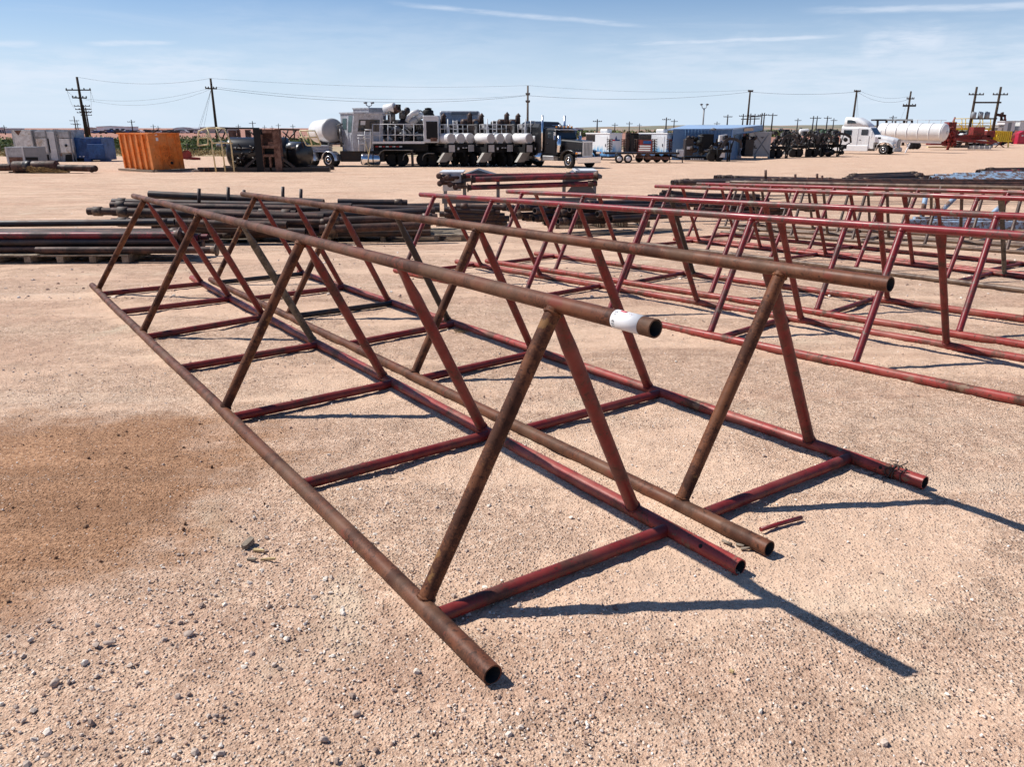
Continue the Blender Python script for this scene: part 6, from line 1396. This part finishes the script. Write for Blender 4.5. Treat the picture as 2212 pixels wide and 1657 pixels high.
# thin cirrus: stretched noise in azimuth / elevation
az=math_(nt,'ARCTAN2',sp.outputs[0],sp.outputs[1])
cb=nt.nodes.new('ShaderNodeCombineXYZ'); nt.links.new(az,cb.inputs[0]); nt.links.new(sp.outputs[2],cb.inputs[1])
cv=cb.outputs[0]
NA=noise(nt,mapping(nt,cv,(9.,27.,1)),1.,5,.65,.6); NBS=smooth(nt,noise(nt,mapping(nt,cv,(12,80,1)),1.,4,.65),.25,.65)
def streak(a0,e0,a1,e1,width,soft=.35,amp=1.,seed=0.):
    """one long thin cloud from (a0,e0) to (a1,e1), in radians of azimuth and sine of elevation"""
    L=math.hypot(a1-a0,e1-e0); ang=math.atan2(e1-e0,a1-a0)
    v=mapping(nt,cv,(1,1,1),(0,0,0),(-(a0+a1)/2,-(e0+e1)/2,0)); v=mapping(nt,v,(1,1,1),(0,0,-ang))
    s2=nt.nodes.new('ShaderNodeSeparateXYZ'); nt.links.new(v,s2.inputs[0])
    yy=math_(nt,'ABSOLUTE',math_(nt,'ADD',s2.outputs[1],math_(nt,'MULTIPLY',math_(nt,'SUBTRACT',NA,.5),width*1.2)))
    xx=math_(nt,'ABSOLUTE',s2.outputs[0])
    f=math_(nt,'MULTIPLY',smooth(nt,yy,width,width*.1*soft),smooth(nt,xx,L*.5,L*.25))
    return math_(nt,'MULTIPLY',math_(nt,'MULTIPLY',f,NBS),amp)
def ae(px,py):
    d=ray(px,py).normalized(); return math.atan2(d.x,d.y),d.z
items=[((800,0),(1460,58),.0042,1.,.6,1.),((1700,22),(2500,0),.0055,1.,.65,2.),((1230,97),(1900,72),.0036,1.,.8,3.),((1150,108),(1950,96),.008,1.,.30,4.),
 ((160,93),(400,90),.004,1.,.75,5.),((-120,97),(110,96),.006,1.,.6,6.),((1830,106),(2080,84),.026,.3,.85,7.),((1960,135),(2110,96),.02,.3,.6,8.),((2080,132),(2460,132),.024,.3,.8,9.),
 ((700,190),(1050,186),.007,.5,.40,10.),((-200,172),(620,150),.04,.2,.75,11.),((60,150),(800,160),.03,.3,.45,12.),((1180,120),(2400,150),.05,.2,.45,13.),((500,215),(1500,205),.04,.2,.5,14.),((1450,170),(2600,110),.06,.2,.6,15.),((300,60),(1300,110),.05,.2,.22,16.)]
cl=None
for (a,b_,wd,so_,amp,sd_) in items:
    f=streak(*ae(*a),*ae(*b_),wd,so_,amp,sd_); cl=f if cl is None else math_(nt,'MAXIMUM',cl,f)
n=noise(nt,mapping(nt,cv,(1.3,11.,1),(0,0,.05)),2.2,5,.62,.7)
veil=math_(nt,'MULTIPLY',smooth(nt,n,.46,.74),smooth(nt,sp.outputs[2],.16,.05))
cl=math_(nt,'MAXIMUM',cl,math_(nt,'MULTIPLY',veil,.55))
skyc=mix(nt,1.,sky.outputs[0],SKYTINT,'MULTIPLY')
low=math_(nt,'ADD',smooth(nt,sp.outputs[2],.19,-.01,0.,.90),0.)
low=math_(nt,'MULTIPLY',low,smooth(nt,sp.outputs[2],-.05,-.0))
c=mix(nt,low,skyc,LOWC)
c=mix(nt,math_(nt,'MULTIPLY',cl,.82),c,CLOUD)
nt.links.new(c,bg.inputs['Color']); bg.inputs['Strength'].default_value=SKYS
cam=bpy.data.cameras.new('camera'); cam.sensor_width=36; cam.lens=36*F/2212; cam.clip_end=20000; cam.clip_start=.05
co=bpy.data.objects.new('camera',cam); COL.objects.link(co); co.location=(0,0,EYE); co.rotation_euler=(math.pi/2-PITCH,0,0); SC.camera=co
SC.render.resolution_x=1024; SC.render.resolution_y=768
SC.view_settings.view_transform='Standard'; SC.view_settings.look='None'; SC.view_settings.exposure=EXPO; SC.view_settings.gamma=1

SC.cycles.max_bounces=5; SC.cycles.diffuse_bounces=3; SC.cycles.glossy_bounces=2; SC.cycles.transmission_bounces=2; SC.cycles.caustics_reflective=False; SC.cycles.caustics_refractive=False
SC.cycles.use_adaptive_sampling=True; SC.cycles.adaptive_threshold=.02
